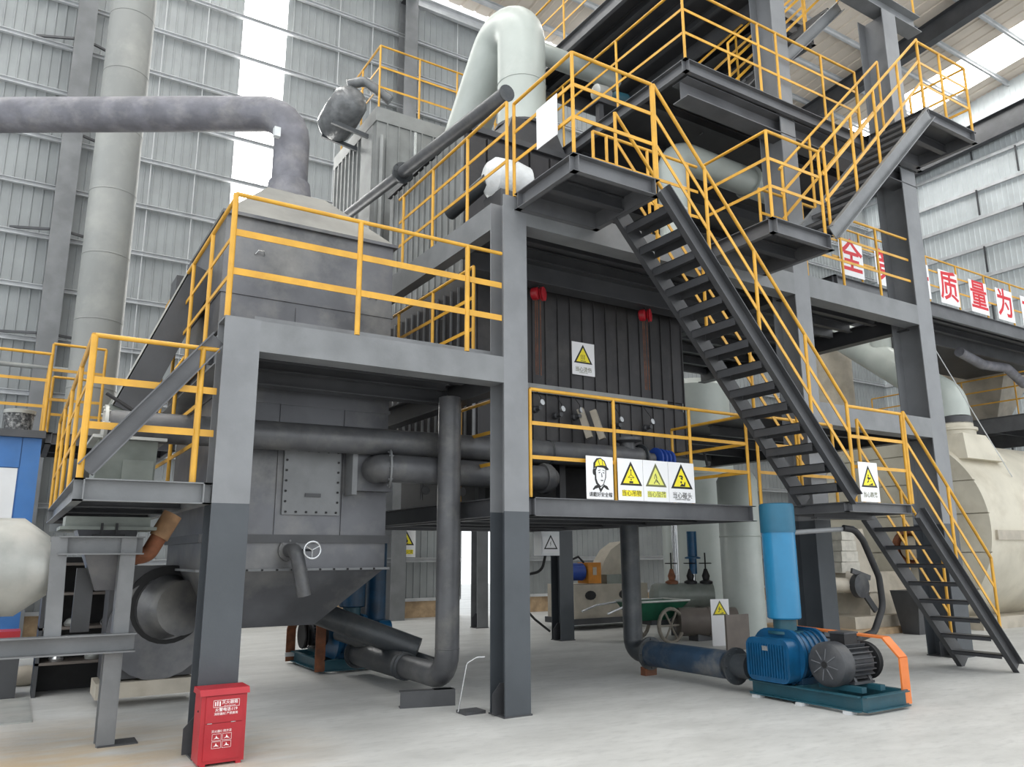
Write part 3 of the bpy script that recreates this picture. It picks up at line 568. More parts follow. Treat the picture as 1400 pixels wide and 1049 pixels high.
tb(t, 'outlet', PIPED, [(8.1, 8.55, 2.94), (8.4, 8.55, 2.92)], .09, 14); tb(t, 'actuator_tube', BLACK, [(8.2, 8.5, 3.05), (8.75, 8.5, 3.1), (8.8, 8.5, 2.9)], .02, 8, .05)
t = thing('branch_pipe', 'shorter grey pipe bending out of the vessel beneath the long pipe', 'pipe', (4.5, 8.42, 2.4))
tb(t, 'pipe', PIPE, [(3.52, 8.66, 2.58), (3.52, 8.42, 2.58), (5.75, 8.42, 2.56)], .16, 22, .2); P(t, 'end_cap', PIPE, lambda b: b.lathe((5.72, 8.42, 2.56), (1, 0, 0), [(.19, 0), (.2, .03), (.19, .1), (.12, .2), (.02, .23)], 22)); flange(t, (3.62, 8.44, 2.58), (1, -.3, 0), .22, STEEL, .02)
for xx in (4.02, 4.5): P(t, 'drain_valve', BLACK, lambda b: (b.tube([(xx, 8.42, 2.42), (xx, 8.42, 2.23)], .018, 8), b.lathe((xx+.02, 8.36, 2.34), (0, -1, 0), [(.05, 0), (.055, .01), (.05, .02)], 14)))
t = thing('drop_pipe', 'vertical grey pipe bending at the floor towards the shaded blower', 'pipe', (4.27, 8.3, 0))
tb(t, 'pipe', PIPE, [(4.24, 8.15, 3.42), (4.24, 8.15, .28), (4.24, 9.75, .28)], .135, 24, .27)
P(t, 'weld_ring', PIPE, lambda b: b.lathe((4.24, 8.15, .58), (0, 0, 1), [(.136, 0), (.14, .006), (.136, .012)], 24, False))
P(t, 'coupling', PIPED, lambda b: (b.lathe((4.24, 9.2, .28), (0, 1, 0), [(.14, 0), (.165, .02), (.165, .05), (.14, .07)], 22, False), b.lathe((4.24, 9.3, .28), (0, 1, 0), [(.14, 0), (.165, .02), (.165, .05), (.14, .07)], 22, False)))
P(t, 'sleeve', PIPED, lambda b: b.lathe((4.24, 9.35, .28), (0, 1, 0), [(.15, 0), (.155, .05), (.155, 1.4), (.15, 1.45)], 24))
flange(t, (4.24, 10.8, .28), (0, 1, 0), .2, PIPED)
P(t, 'floor_shoe', STEELD, lambda b: b.chan((3.72, 8.22, .085), (4.3, 8.06, .085), .1, .17, -1, .012))
P(t, 'shoe_web', STEELD, lambda b: b.obox((4.1, 8.2, .085), (4.3, 8.14, .085), .14, .17))
tb(None, 'chute_pipe', PIPED, [(2.9, 10.6, 1.12), (4.55, 9.55, .42)], .15, 22, label='dark round chute sloping down from under the hopper', cat='pipe')
tb(None, 'return_pipe', PIPED, [(4.0, 10.95, .55), (4.75, 9.4, .22)], .1, 18, label='thin pale pipe under the sloping chute', cat='pipe')

# ------------------------------------------------------------------ blowers
def blower(label, base, rot=0, front=True, group='blower sets'):
    """local coordinates: x along shafts, y depth; built in world with offset"""
    bxx, byy = base; t = thing('blower_set', label, 'blower', (bxx, byy, 0), group)
    sg = 1 if front else -1; X = lambda a: bxx+sg*a; Y = lambda a: byy+sg*a
    # base frame: x 0..0.74, y 0..1.4
    fr = MB()
    fr.chan((X(0), Y(0), .105), (X(0), Y(1.4), .105), .06, .15, -1, .012); fr.chan((X(.74), Y(1.4), .105), (X(.74), Y(0), .105), .06, .15, -1, .012)
    fr.chan((X(.74), Y(0), .105), (X(0), Y(0), .105), .06, .15, -1, .012); fr.chan((X(0), Y(1.4), .105), (X(.74), Y(1.4), .105), .06, .15, -1, .012); fr.chan((X(0), Y(.75), .105), (X(.74), Y(.75), .105), .06, .15, -1, .012)
    fr.build('base_frame', TEAL, t)
    for yy in (.12, .7, 1.3): bx(t, 'anchor_foot', GIRT, X(-.1), X(.02), Y(yy-.04), Y(yy+.04), 0, .03)
    # motor slide rails
    for xx in (.2, .52): bx(t, 'slide_rail', TEAL, X(xx-.04), X(xx+.04), Y(.1), Y(.62), .18, .235)
    # motor
    mc = (X(.02), Y(.42), .44)
    P(t, 'motor_fan_cover', MOTOR, lambda b: b.lathe(mc, (sg, 0, 0), [(.06, -.005), (.07, .0), (.18, .0), (.225, .03), (.23, .06), (.23, .2), (.21, .21)], 32))
    for k in range(8):
        a = k*math.pi/4+.2; P(t, 'cover_spoke', SPOKE, lambda b: b.obox((mc[0]-.004, mc[1]+.05*math.cos(a), mc[2]+.05*math.sin(a)), (mc[0]-.004, mc[1]+.165*math.cos(a), mc[2]+.165*math.sin(a)), .008, .012, (1, 0, 0)))
    P(t, 'cover_hub', BLACK, lambda b: b.lathe((mc[0]-.008*sg, mc[1], mc[2]), (sg, 0, 0), [(.035, 0), (.035, .01)], 16))
    mbod = P(t, 'motor_body', MOTOR, lambda b: b.lathe((X(.22), Y(.42), .44), (sg, 0, 0), [(.165, 0), (.165, .42), (.12, .45)], 28))
    f = MB()
    for k in range(22):
        a = k*math.pi*2/22
        if -2.2 < (a if a < math.pi else a-2*math.pi) < -.9: continue
        f.obox((X(.24), Y(.42)+.185*math.cos(a), .44+.185*math.sin(a)), (X(.62), Y(.42)+.185*math.cos(a), .44+.185*math.sin(a)), .05, .01, (0, -math.sin(a), math.cos(a)))
    f.build('cooling_fins', MOTOR, mbod)
    P(t, 'motor_feet', MOTOR, lambda b: (b.box(X(.25), X(.6), Y(.24), Y(.6), .236, .262), b.prism([(-.17, 0), (.17, 0), (.1, .12), (-.1, .12)], (X(.28), Y(.42), .262), (0, 1, 0), (0, 0, 1), .04), b.prism([(-.17, 0), (.17, 0), (.1, .12), (-.1, .12)], (X(.54), Y(.42), .262), (0, 1, 0), (0, 0, 1), .04)))
    tbx = bx(t, 'terminal_box', BLACK, X(.28), X(.5), Y(.34), Y(.52), .6, .74); bx(tbx, 'terminal_lid', MOTOR, X(.27), X(.51), Y(.33), Y(.53), .74, .76)
    P(t, 'motor_pulley', BLACK, lambda b: b.lathe((X(.7), Y(.42), .44), (sg, 0, 0), [(.19, 0), (.2, .01), (.17, .03), (.2, .05), (.19, .07)], 28))
    # blower: oval casing
    def oval(cx, r, hz, x0, x1, m, nm, parent, cz=.44):
        pts = []
        for k in range(28):
            a = 2*math.pi*k/28; pts.append((r*math.cos(a)+(.12 if math.cos(a) > 0 else -.12), hz*math.sin(a)))
        return P(parent, nm, m, lambda b: b.prism(pts, (x0, Y(1.08), cz), (0, 1, 0), (0, 0, 1), x1-x0))
    cas = oval(0, .22, .27, X(.12), X(.5), BLUE, 'casing', t, .46)
    for k in range(4): oval(0, .235, .285, X(.16+k*.09), X(.18+k*.09), BLUED, 'casing_rib', cas, .46)
    oval(0, .25, .3, X(.08), X(.13), BLUE, 'end_plate', t, .46); oval(0, .25, .3, X(.5), X(.55), BLUE, 'end_plate', t, .46)
    def rrect(w_, h_, r):
        o = []
        for cx, cy, a0 in ((w_-r, h_-r, 0), (-w_+r, h_-r, 90), (-w_+r, -h_+r, 180), (w_-r, -h_+r, 270)):
            for k in range(5): a = math.radians(a0+k*22.5); o.append((cx+r*math.cos(a), cy+r*math.sin(a)))
        return o
    gc = P(t, 'gear_cover', BLUE, lambda b: b.prism(rrect(.3, .235, .1), (X(-.1), Y(1.08), .43), (0, 1, 0), (0, 0, 1), .18))
    for k in range(15): bx(gc, 'cover_fin', BLUE, X(-.118), X(-.1), Y(.82+k*.0365), Y(.832+k*.0365), .25, .6)
    bx(gc, 'name_plate', CHROME, X(-.121), X(-.118), Y(1.05), Y(1.13), .53, .58)
    bx(t, 'blower_feet', BLUED, X(.1), X(.52), Y(.78), Y(1.36), .18, .25)
    P(t, 'blower_pulley', BLACK, lambda b: b.lathe((X(.62), Y(1.08), .5), (sg, 0, 0), [(.12, 0), (.16, .01), (.16, .08), (.12, .09)], 24))
    P(t, 'drive_belt', BLACK, lambda b: (b.obox((X(.72), Y(.42), .63), (X(.68), Y(1.08), .65), .06, .012), b.obox((X(.72), Y(.42), .25), (X(.68), Y(1.08), .35), .06, .012)))
    # silencer on top
    P(t, 'inlet_neck', TEAL, lambda b: b.lathe((X(.24), Y(1.08), .7), (0, 0, 1), [(.2, 0), (.2, .03), (.13, .03), (.13, .2)], 24))
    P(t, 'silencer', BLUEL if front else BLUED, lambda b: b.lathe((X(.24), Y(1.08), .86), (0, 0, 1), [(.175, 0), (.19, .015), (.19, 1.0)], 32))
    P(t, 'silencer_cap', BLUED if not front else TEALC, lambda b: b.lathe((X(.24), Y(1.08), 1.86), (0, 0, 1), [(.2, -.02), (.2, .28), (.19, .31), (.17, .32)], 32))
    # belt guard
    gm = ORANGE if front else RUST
    P(t, 'belt_guard', gm, lambda b: (b.obox((X(.8), Y(.02), .03), (X(.8), Y(.02), .5), .14, .02, (0, 1, 0)), b.obox((X(.8), Y(.02), .5), (X(.8), Y(.2), .69), .14, .02, (0, -.7, .7)), b.obox((X(.8), Y(.2), .69), (X(.8), Y(1.4), .72), .14, .02), b.obox((X(.8), Y(1.4), .72), (X(.8), Y(1.4), .03), .14, .02, (0, 1, 0))))
    bx(t, 'guard_bracket', GIRT, X(.74), X(.88), Y(.01), Y(.06), .1, .16)
    return t
SPOKE = mat('worn_grey_spoke', (104, 106, 110), .5, 0, .1, 5)
TEALC = mat('dusty_teal_cap', (30, 96, 124), .45, 0, .08, 3, .02, 30)
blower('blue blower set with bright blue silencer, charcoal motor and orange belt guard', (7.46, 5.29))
t = thing('discharge_pipe', 'dusty dark blue pipe on the floor linking the front blower to a riser', 'pipe', (7.5, 8.0, 0))
DB = mat('dusty_navy_pipe', (40, 62, 84), .5, 0, .15, 5, .05, 30, (132, 128, 120), 2.2, .7)
tb(t, 'pipe', DB, [(7.52, 7.1, .285), (7.52, 8.55, .285)], .165, 26)
for yy in (6.98, 8.5): flange(t, (7.52, yy, .285), (0, 1, 0), .215, PIPED, .03)
tb(t, 'neck', PIPED, [(7.52, 6.75, .3), (7.52, 7.12, .285)], .14, 22)
tb(t, 'riser', PIPED, [(7.52, 8.5, .285), (7.52, 8.85, .285), (7.52, 8.85, 2.0)], .135, 24, .24)
bx(t, 'pipe_block', RUST, 7.42, 7.62, 8.5, 8.6, 0, .11)
tb(None, 'cable_conduit', BLACK, bend([(7.92, 5.72, .69), (8.45, 5.95, .63), (9.0, 6.12, .66), (9.27, 6.15, .95), (9.25, 6.15, 1.3), (9.0, 6.15, 1.75), (8.85, 6.15, 1.88), (8.7, 6.2, 1.9)], .2), .04, 10, label='black corrugated cable hose arching from the motor to a steel bar', cat='hose')
tb(None, 'conduit_bar', STEEL, [(7.9, 6.32, 1.84), (8.9, 6.2, 1.9)], .03, 10, label='pale steel bar jutting from the low landing beside the silencer', cat='bar')
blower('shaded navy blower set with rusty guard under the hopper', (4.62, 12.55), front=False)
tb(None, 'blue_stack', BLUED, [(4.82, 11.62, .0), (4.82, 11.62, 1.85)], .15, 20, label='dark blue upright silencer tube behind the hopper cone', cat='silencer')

# ------------------------------------------------------------------ signs
SGN = 1
def sign(label, o, u, w_, h_, draw, name='warning_sign', group=None, back=.004, v=(0, 0, 1)):
    """o = lower-left corner of the face; u = rightwards; draw(add, txt) in sign units (0..w, 0..h)"""
    o = V(o); u = V(u).normalized(); v = V(v).normalized(); n = u.cross(v)
    t = thing(name, label, 'sign', o+u*w_/2, group)
    MB().prism([(0, 0), (w_, 0), (w_, h_), (0, h_)], o-n*back, u, v, back).build('board', WHITE, t)
    lay = [0]
    def add(polys, m, nm):
        lay[0] += 1; b = MB()
        for p in polys: b.prism(p, o+n*(.0006*lay[0]-.0004), u, v, .0006)
        return b.build(nm, m, t, smooth=False)
    def txt(s, x, y, sz, m, sx=1.0, bold=.006, nm='lettering'):
        lay[0] += 1; return text(t, nm, s, m, o+u*x+v*y+n*(.0006*lay[0]-.001), u, v, sz, sx=sx, bold=bold)
    draw(add, txt); return t
def tri(cx, cy, r): return [[(cx-r, cy-r*.62), (cx+r, cy-r*.62), (cx, cy+r*1.08)]]
def ring(cx, cy, r, n=12, ry=None): return [(cx+r*math.cos(2*math.pi*i/n), cy+(ry or r)*math.sin(2*math.pi*i/n)) for i in range(n)]
def warn(pict, title, foot='', yel=None, ink=None, titlebg=None, tcol=None, W=.4, H=.5):
    yel = yel or YPRINT; ink = ink or BPRINT
    def d(add, txt):
        add(tri(W/2, H*.56, W*.42), ink, 'triangle_border'); add(tri(W/2, H*.56-W*.008, W*.31), yel, 'triangle_fill')
        add([[(a*1.2*W+W/2, b*1.2*W+H*.56) for a, b in p] for p in pict], ink, 'pictogram')
        if titlebg: add([[(W*.14, H*.1), (W*.88, H*.1), (W*.88, H*.24), (W*.14, H*.24)]], titlebg, 'title_bar')
        txt(title, W/2, H*.165, W*.19, tcol or BPRINT)
        if foot: txt(foot, W/2, H*.08, W*.075, tcol or BPRINT)
    return d
HOT = [[(-.09+i*.06, -.1), (-.07+i*.06, -.1), (-.055+i*.06, -.05), (-.07+i*.06, 0), (-.055+i*.06, .06), (-.075+i*.06, .06), (-.09+i*.06, 0), (-.075+i*.06, -.05)] for i in range(3)]+[[(-.1, -.15), (.1, -.15), (.1, -.13), (-.1, -.13)]]
CRANE = [[(-.01, .14), (.01, .14), (.01, .05), (-.01, .05)], ring(0, .16, .02), [(-.1, -.02), (0, .06), (.1, -.02), (.08, -.02), (0, .04), (-.08, -.02)], [(-.1, -.03), (.1, -.03), (.1, -.015), (-.1, -.015)], ring(0, -.07, .02), [(-.06, -.16), (.06, -.16), (.06, -.11), (-.06, -.11)]]
FALL = [[(-.03, .1), (0, .12), (.04, .0), (.02, -.03)], [(-.05, .08), (-.03, .09), (-.04, -.02), (-.06, -.02)], [(-.02, -.02), (.03, -.03), (.12, -.14), (.1, -.16)], [(-.08, -.13), (-.06, -.15), (.02, -.05), (0, -.03)], ring(.03, -.09, .02)]
HEAD = [[(-.07, .1), (.02, .1), (.05, .06), (.03, .04), (-.03, .07), (-.09, .06)], [(-.05, .04), (.02, .05), (.04, .01), (0, -.01), (-.02, .02)], ring(-.02, -.06, .027), [(-.07, -.16), (.1, -.16), (.12, -.06), (.09, -.05), (.06, -.12), (0, -.09), (-.04, -.13)]]
SLIP = [ring(-.02, .1, .028), [(-.06, .07), (.0, .06), (.04, .0), (.09, .03), (.08, .05), (.03, .04), (-.02, -.02), (-.07, .02)], [(-.03, -.02), (.0, -.04), (-.06, -.1), (-.1, -.09), (-.07, -.06)], [(.15, -.16), (.15, -.1), (.1, -.1), (.1, -.12), (.05, -.12), (.05, -.14), (-.02, -.14), (-.02, -.16)], [(.03, -.05), (.1, -.06), (.1, -.04)]]
XU = (1, 0, 0)
sign('white hot-surface warning plate on the ribbed furnace front', (6.6, FY0-.03, 4.14), XU, .41, .49, warn(HOT, '当心烫伤', 'Caution hot', tcol=GPRINT))
def helmet(add, txt):
    add([[(.12, .22), (.14, .17), (.2, .135), (.25, .17), (.285, .25), (.29, .37), (.15, .38), (.12, .33)]], BPRINT, 'head_outline')
    add([[(.145, .23), (.165, .185), (.205, .15), (.24, .175), (.27, .245), (.278, .36), (.16, .365), (.14, .32)]], WHITE, 'face')
    add([ring(.115, .31, .024, 12, .04), [(.085, .11), (.12, .15), (.17, .17), (.205, .12), (.25, .17), (.3, .15), (.325, .11), (.29, .115), (.25, .14), (.21, .09), (.2, .075), (.17, .13), (.12, .115), (.1, .1)]], BPRINT, 'collar_and_ear')
    add([[(.175, .305), (.2, .312), (.2, .302), (.178, .296)], [(.235, .31), (.262, .305), (.26, .296), (.236, .3)], [(.215, .3), (.222, .3), (.232, .255), (.218, .25)], [(.2, .22), (.245, .22), (.238, .208), (.21, .208)], [(.17, .33), (.205, .338), (.205, .33), (.172, .322)], [(.232, .337), (.268, .328), (.266, .322), (.234, .33)]], BPRINT, 'features')
    add([[(.1, .345), (.105, .41), (.15, .465), (.21, .475), (.27, .44), (.3, .375), (.33, .345), (.3, .335), (.22, .375), (.15, .365)]], BPRINT, 'helmet_outline')
    add([[(.128, .37), (.135, .41), (.165, .45), (.21, .462), (.255, .435), (.28, .385), (.22, .39), (.16, .38)]], YPRINT, 'helmet'); add([[(.165, .45), (.175, .455), (.2, .39), (.19, .388)], [(.225, .458), (.235, .452), (.245, .385), (.235, .387)]], GPRINT, 'helmet_ridge')
    txt('请戴好安全帽', .2, .05, .056, BPRINT)
sign('white safety-helmet poster with a helmeted man, first of the low platform signs', (5.455, 7.128, 2.212), XU, .39, .49, helmet, 'safety_poster')
sign('white overhead-load warning sign with bold yellow title bar on the low platform', (5.925, 7.14, 2.212), XU, .385, .49, warn(CRANE, '当心吊物', yel=YPRINT, titlebg=YPRINT))
sign('faded falling-hazard warning sign between two clearer ones on the low platform', (6.315, 7.14, 2.212), XU, .4, .49, warn(FALL, '当心坠落', yel=YPALE, ink=GPRINT, titlebg=YPALE, tcol=GPRINT))
sign('white mind-your-head warning sign, last on the right of the low platform row', (6.72, 7.14, 2.212), XU, .43, .49, warn(HEAD, '当心碰头', 'Caution mind head', W=.43))
sign('white slipping warning sign standing on the low stair landing', (8.79, 5.975, 2.215), XU, .385, .49, warn(SLIP, '当心跌落', '', tcol=GPRINT, W=.385))
FIRE = [[(-.06, -.12), (.06, -.12), (.09, -.04), (.05, 0), (.03, .1), (-.02, .03), (-.05, .05), (-.08, -.03)], [(-.1, -.16), (.1, -.16), (.1, -.14), (-.1, -.14)]]
sign('yellow lettered fire warning sign on the far pillar left under the platform', (8.42, 19.09, 1.55), XU, .55, .95, warn(FIRE, '当心火灾', titlebg=YPRINT, W=.55, H=.8))
sign('small white electric-shock plate hung under the low platform', (8.12, 11.95, 1.62), XU, .36, .3, warn([[(-.03, -.12), (.02, .0), (-.01, 0), (.03, .14), (-.04, .02), (0, .02)]], '', yel=WHITE, W=.36, H=.3))
for i, (x0, ch) in enumerate(((13.3, '全'), (14.48, '第'), (15.66, '一'), (16.8, '质'), (18.04, '量'), (19.2, '为'), (20.36, '主'))):
    sign(['white board with a red tent-shaped character, leftmost of the slogan row', 'white board with a dense red character, second of the slogan row', 'white board with a single red stroke beside the far column', 'white board with a red open-legged character just right of the far column', 'white board with a red stacked character between two yellow posts', 'white board with a red slanting character near the right edge', 'white board cut by the right picture edge, last of the slogan row'][i], (x0, 8.992, 6.98), XU, .76, .78, (lambda c: (lambda add, txt: txt(c, .38, .39, .74, REDP, bold=.018)))(ch), 'lettered_board', 'red lettered slogan boards')
t = bx(None, 'notice_board', WHITE, 4.525, 4.53, 6.27, 6.67, 6.03, 6.52, label='blank white notice board hung on the upper landing railing', cat='sign')
# far walkway
deck('far_walkway', 'far walkway with red lettered boards running to the right wall', 13.1, 25, 9.0, 10.4, 6.93, .32, joist=2)
railing('yellow railing behind the red lettered boards', [((13.1, 9.02, 6.93), (24.6, 9.02, 6.93))], gap=1.2, posts=[[.08+.1035*i for i in range(9)]], h=1.05, mids=(.4, .75))

# fire extinguisher cabinet
t = thing('extinguisher_cabinet', 'red fire extinguisher cabinet leaning at the foot of the left column', 'cabinet', (1.58, 6.95, 0))
R0, R1, RY0, RY1 = 1.41, 1.76, 6.86, 7.1
bx(t, 'body', RED, R0, R1, RY0, RY1, .02, .53)
P(t, 'lid', RED, lambda b: (b.prism([(-.02, 0), (.0, .045), (.24, .045), (.26, 0)], (R0-.015, RY0, .525), (0, 1, 0), (0, 0, 1), .38)))
bx(t, 'upper_door', RED, R0+.035, R1-.03, RY0-.008, RY0, .32, .515); bx(t, 'lower_door', RED, R0+.035, R1-.03, RY0-.008, RY0, .045, .312)
for xx in (1.48, 1.66): bx(t, 'hinge', CHROME, xx-.018, xx+.018, RY0-.011, RY0-.008, .314, .318)
for xx in (R0+.02, R1-.06): bx(t, 'foot', RED, xx, xx+.04, RY0, RY1, 0, .02)
P(t, 'side_lock', BLACK, lambda b: b.lathe((R0, 6.95, .4), (-1, 0, 0), [(.008, 0), (.008, .006)], 8))
zf = RY0-.009
text(t, 'lettering', '灭火器箱', WPRINT, (1.625, zf, .465), XU, (0, 0, 1), .031, bold=.008); text(t, 'lettering', 'FIRE EXTINGUISHER', WPRINT, (1.625, zf, .441), XU, (0, 0, 1), .010)
text(t, 'lettering', '火警电话:119', WPRINT, (1.6, zf, .412), XU, (0, 0, 1), .03, bold=.012); text(t, 'lettering', '消防器材 严禁挪用', WPRINT, (1.6, zf, .382), XU, (0, 0, 1), .022, bold=.006)
text(t, 'lettering', '灭火器使用方法', WPRINT, (1.575, zf, .254), XU, (0, 0, 1), .022, bold=.006)
def outline(parent, x0, x1, z0, z1, m, w_=.0025, nm='printed_frame'):
    return P(parent, nm, m, lambda b: [b.box(*q) for q in ((x0, x1, zf-.001, zf, z0, z0+w_), (x0, x1, zf-.001, zf, z1-w_, z1), (x0, x0+w_, zf-.001, zf, z0, z1), (x1-w_, x1, zf-.001, zf, z0, z1))], smooth=False)
outline(t, 1.50, 1.70, .432, .486, WPRINT)
P(t, 'printed_symbol', WPRINT, lambda b: [b.box(*q) for q in ((1.512, 1.52, zf-.001, zf, .442, .474), (1.528, 1.536, zf-.001, zf, .442, .478), (1.545, 1.555, zf-.001, zf, .44, .476))], smooth=False)
for i in range(2):
    for j in range(2):
        xa = 1.505+i*.078; za = .13+j*.056; outline(t, xa, xa+.07, za, za+.05, WPRINT, .002)
        P(t, 'printed_symbol', WPRINT, lambda b: (b.prism([(.012, .012), (.03, .017), (.058, .012), (.052, .016), (.04, .024), (.032, .04), (.028, .024)], (xa, zf-.001, za), (1, 0, 0), (0, 0, 1), .0008)), smooth=False)
# chain hoists
for k, xx in enumerate((5.76, 7.68)):
    t = thing('chain_hoist', ['red chain hoist hanging nearest the middle column', 'red chain hoist hanging beside the long stair'][k], 'hoist', (xx, 8.5, 3.9), 'red chain hoists')
    P(t, 'gear_case', RED, lambda b: b.lathe((xx-.08, 8.55, 5.08), (.55, -.83, 0), [(.05, 0), (.085, .02), (.09, .06), (.085, .1), (.05, .12)], 20))
    P(t, 'chain_wheel', RED, lambda b: b.lathe((xx+.03, 8.47, 5.08), (.55, -.83, 0), [(.06, 0), (.1, .01), (.07, .025), (.1, .04), (.06, .05)], 20))
    tb(t, 'hook', BLACK, [(xx, 8.5, 5.12), (xx, 8.5, 5.21)], .015, 8)
    for dx in (-.05, -.02, .03):
        ch = MB(); z = 5.0
        while z > 3.95: ch.tube([(xx+dx+.006*math.cos(a), 8.5+.006*math.sin(a)*(int(z*20) % 2), z+.016*math.sin(a)) for a in [i*math.pi/4 for i in range(9)]], .003, 4, False); z -= .026
        ch.build('chain', RUST, t)

# ------------------------------------------------------------------ left side equipment
t = thing('duct_stack', 'tall pale round duct rising to the roof in front of the back wall', 'duct', (.9, 15, 2.0))
z = 2.0; k = 0
while z < 19.2: P(t, 'duct_section', DUCT2, lambda b: b.lathe((.9, 15, z), (0, 0, 1), [(.385, 0), (.385, 1.17), (.392, 1.175), (.392, 1.195), (.385, 1.2)], 32)); z += 1.2
t = thing('conical_tank', 'dusty zinc tank with a tapered end at the left picture edge', 'tank', (-.5, 8.15, .9))
P(t, 'shell', DUSTW, lambda b: b.lathe((-1.86, 8.33, 1.52), (1, 0, 0), [(.42, 0), (.42, 1.95), (.2, 2.25), (.2, 2.27)], 28))
for xx in (-1.6, -.4): bx(t, 'saddle', STEELD, xx, xx+.08, 8.05, 8.45, .9, 1.3)
t = thing('support_frame', 'grey support frame on one leg beside the conical tank', 'frame', (.7, 8.2, 0))
for xx in (.45, .86): P(t, 'upright', STEEL, lambda b: b.chan((xx, 8.1, .92), (xx-.03 if xx < .6 else xx, 8.1, 1.78), .12, .18, 1 if xx < .6 else -1, .012))
P(t, 'top_channel', STEEL, lambda b: b.chan((.36, 8.08, 1.7), (1.04, 8.08, 1.7), .12, .16, 1, .012)); P(t, 'bottom_channel', STEEL, lambda b: b.chan((-1.9, 8.06, .87), (1.04, 8.06, .86), .12, .16, 1, .012))
P(t, 'leg', STEEL, lambda b: b.chan((.95, 8.14, 0), (.95, 8.14, .82), .14, .19, 1, .012)); P(t, 'rear_leg', DUSTW, lambda b: b.obox((.93, 8.34, .1), (.93, 8.34, .82), .06, .06)); bx(t, 'foot_plate', STEELD, .82, 1.14, 8.02, 8.26, 0, .012)
P(t, 'top_tray', GRN, lambda b: (b.box(.36, 1.15, 8.1, 8.7, 1.84, 1.87), b.box(.4, 1.1, 8.16, 8.6, 1.87, 1.96))); 
for xx in (.68, .8): bx(t, 'tray_bolt', BLACK, xx, xx+.02, 8.07, 8.1, 1.79, 1.9)
bx(t, 'tray_foot', BLACK, .62, .88, 8.05, 8.11, 1.785, 1.8)
P(t, 'chute', VESSEL, lambda b: b.frustum((.7, .9, 8.3, 8.5), 1.3, (.5, 1.0, 8.16, 8.66), 1.84)); bx(t, 'back_plate', STEELD, .55, .7, 8.45, 8.5, .93, 1.5)
TANM = mat('tan_sleeve', (150, 116, 84), .7, 0, .2, 8, .1, 30)
t = thing('rusty_pipe', 'short rusty elbow pipe rising beside the support frame', 'pipe', (1.1, 8.4, 1.5))
tb(t, 'elbow', RUST, [(1.0, 8.3, 1.6), (1.12, 8.3, 1.62), (1.3, 8.3, 1.98)], .075, 16, .1); P(t, 'cuff', TANM, lambda b: b.tube([(1.2, 8.3, 1.78), (1.31, 8.3, 2.0)], .09, 16))
t = thing('screw_box', 'grey green screw feeder box on the low left platform', 'feeder', (.9, 8.9, 2.22))
P(t, 'box', GRN, lambda b: b.frustum((.62, 1.15, 8.6, 9.2), 2.25, (.62, 1.15, 8.5, 9.3), 2.72)); bx(t, 'lid', DUSTW, .56, 1.22, 8.42, 9.34, 2.72, 2.75)
P(t, 'round_port', BLACK, lambda b: b.lathe((.98, 8.58, 2.45), (0, -1, 0), [(.07, 0), (.07, .03), (.05, .035)], 18)); bx(t, 'port_plate', GRN, .85, 1.13, 8.54, 8.6, 2.34, 2.56)
t = thing('inclined_conveyor', 'dark inclined conveyor trough rising to the hopper vessel', 'conveyor', (1.2, 9.8, 2.8))
P(t, 'trough', STEELD, lambda b: b.obox((.95, 9.9, 3.2), (1.66, 9.9, 5.0), .5, .32, (-.9, 0, .36))); P(t, 'trough_rim', DUSTW, lambda b: b.obox((.8, 9.66, 3.26), (1.51, 9.66, 5.06), .02, .03, (-.9, 0, .36)))
P(t, 'feed_hood', GRN, lambda b: b.frustum((.7, 1.25, 9.6, 10.2), 2.75, (.8, 1.2, 9.7, 10.1), 3.35)); bx(t, 'head_box', STEELD, 1.35, 1.55, 9.7, 10.1, 4.7, 4.9); tb(t, 'stop_bar', BLACK, [(.72, 9.5, 3.35), (1.1, 9.4, 3.1)], .02, 8)
t = thing('fan_casing', 'grey round fan casing with flanged mouth behind the left column', 'fan', (1.3, 10.2, 0))
bx(t, 'casing', STEELD, 1.0, 1.95, 10.05, 10.5, .28, 1.5); P(t, 'mouth_ring', BLACK, lambda b: b.lathe((1.62, 10.05, 1.04), (0, -1, 0), [(.46, 0), (.46, .04), (.36, .06), (.36, .02)], 28, False)); P(t, 'inlet_cone', VESSEL, lambda b: b.lathe((1.62, 10.02, 1.04), (.3, -1, 0), [(.36, 0), (.3, .1), (.3, .35)], 26))
P(t, 'scroll_base', VESSEL, lambda b: b.lathe((1.55, 10.0, .8), (0, 1, 0), [(.55, 0), (.55, .3)], 24)); bx(t, 'skid', MACH, .95, 2.0, 9.95, 10.55, .1, .26)
t = thing('control_cabin', 'blue framed cabin with white panels at the far left', 'cabin', (-1.5, 13.3, 0))
bx(t, 'walls', CABB, -3.4, .2, 12.6, 14.6, 0, 3.199); bx(t, 'white_panel', CABW, -3.2, -.02, 12.58, 12.599, 1.3, 2.78); bx(t, 'top_band', CABB, -3.42, -.01, 12.57, 12.599, 2.79, 3.2); bx(t, 'corner_post', CABB, 0, .22, 12.57, 12.599, 0, 3.199); bx(t, 'roof_slab', STEELD, -3.5, .26, 12.5, 14.7, 3.2, 3.3)
bx(t, 'lower_panel', CABB, -3.2, -.02, 12.57, 12.599, .1, .89); bx(t, 'lower_strip', CABW, -3.2, -.02, 12.575, 12.599, .9, 1.28)
railing('yellow railing on the blue cabin roof at the far left', [((-3.3, 12.56, 3.3), (.22, 12.56, 3.3)), ((.22, 12.56, 3.3), (.22, 14.5, 3.3))], h=1.1, mids=(.35, .72), posts=[[0, .33, .66, 1], [.33, .66, 1]])
railing('yellow railing of the short catwalk in front of the tall duct', [((.24, 13.4, 3.5), (.95, 13.4, 3.5))], h=1.25, mids=(.4, .85), posts=[[0, 1]])
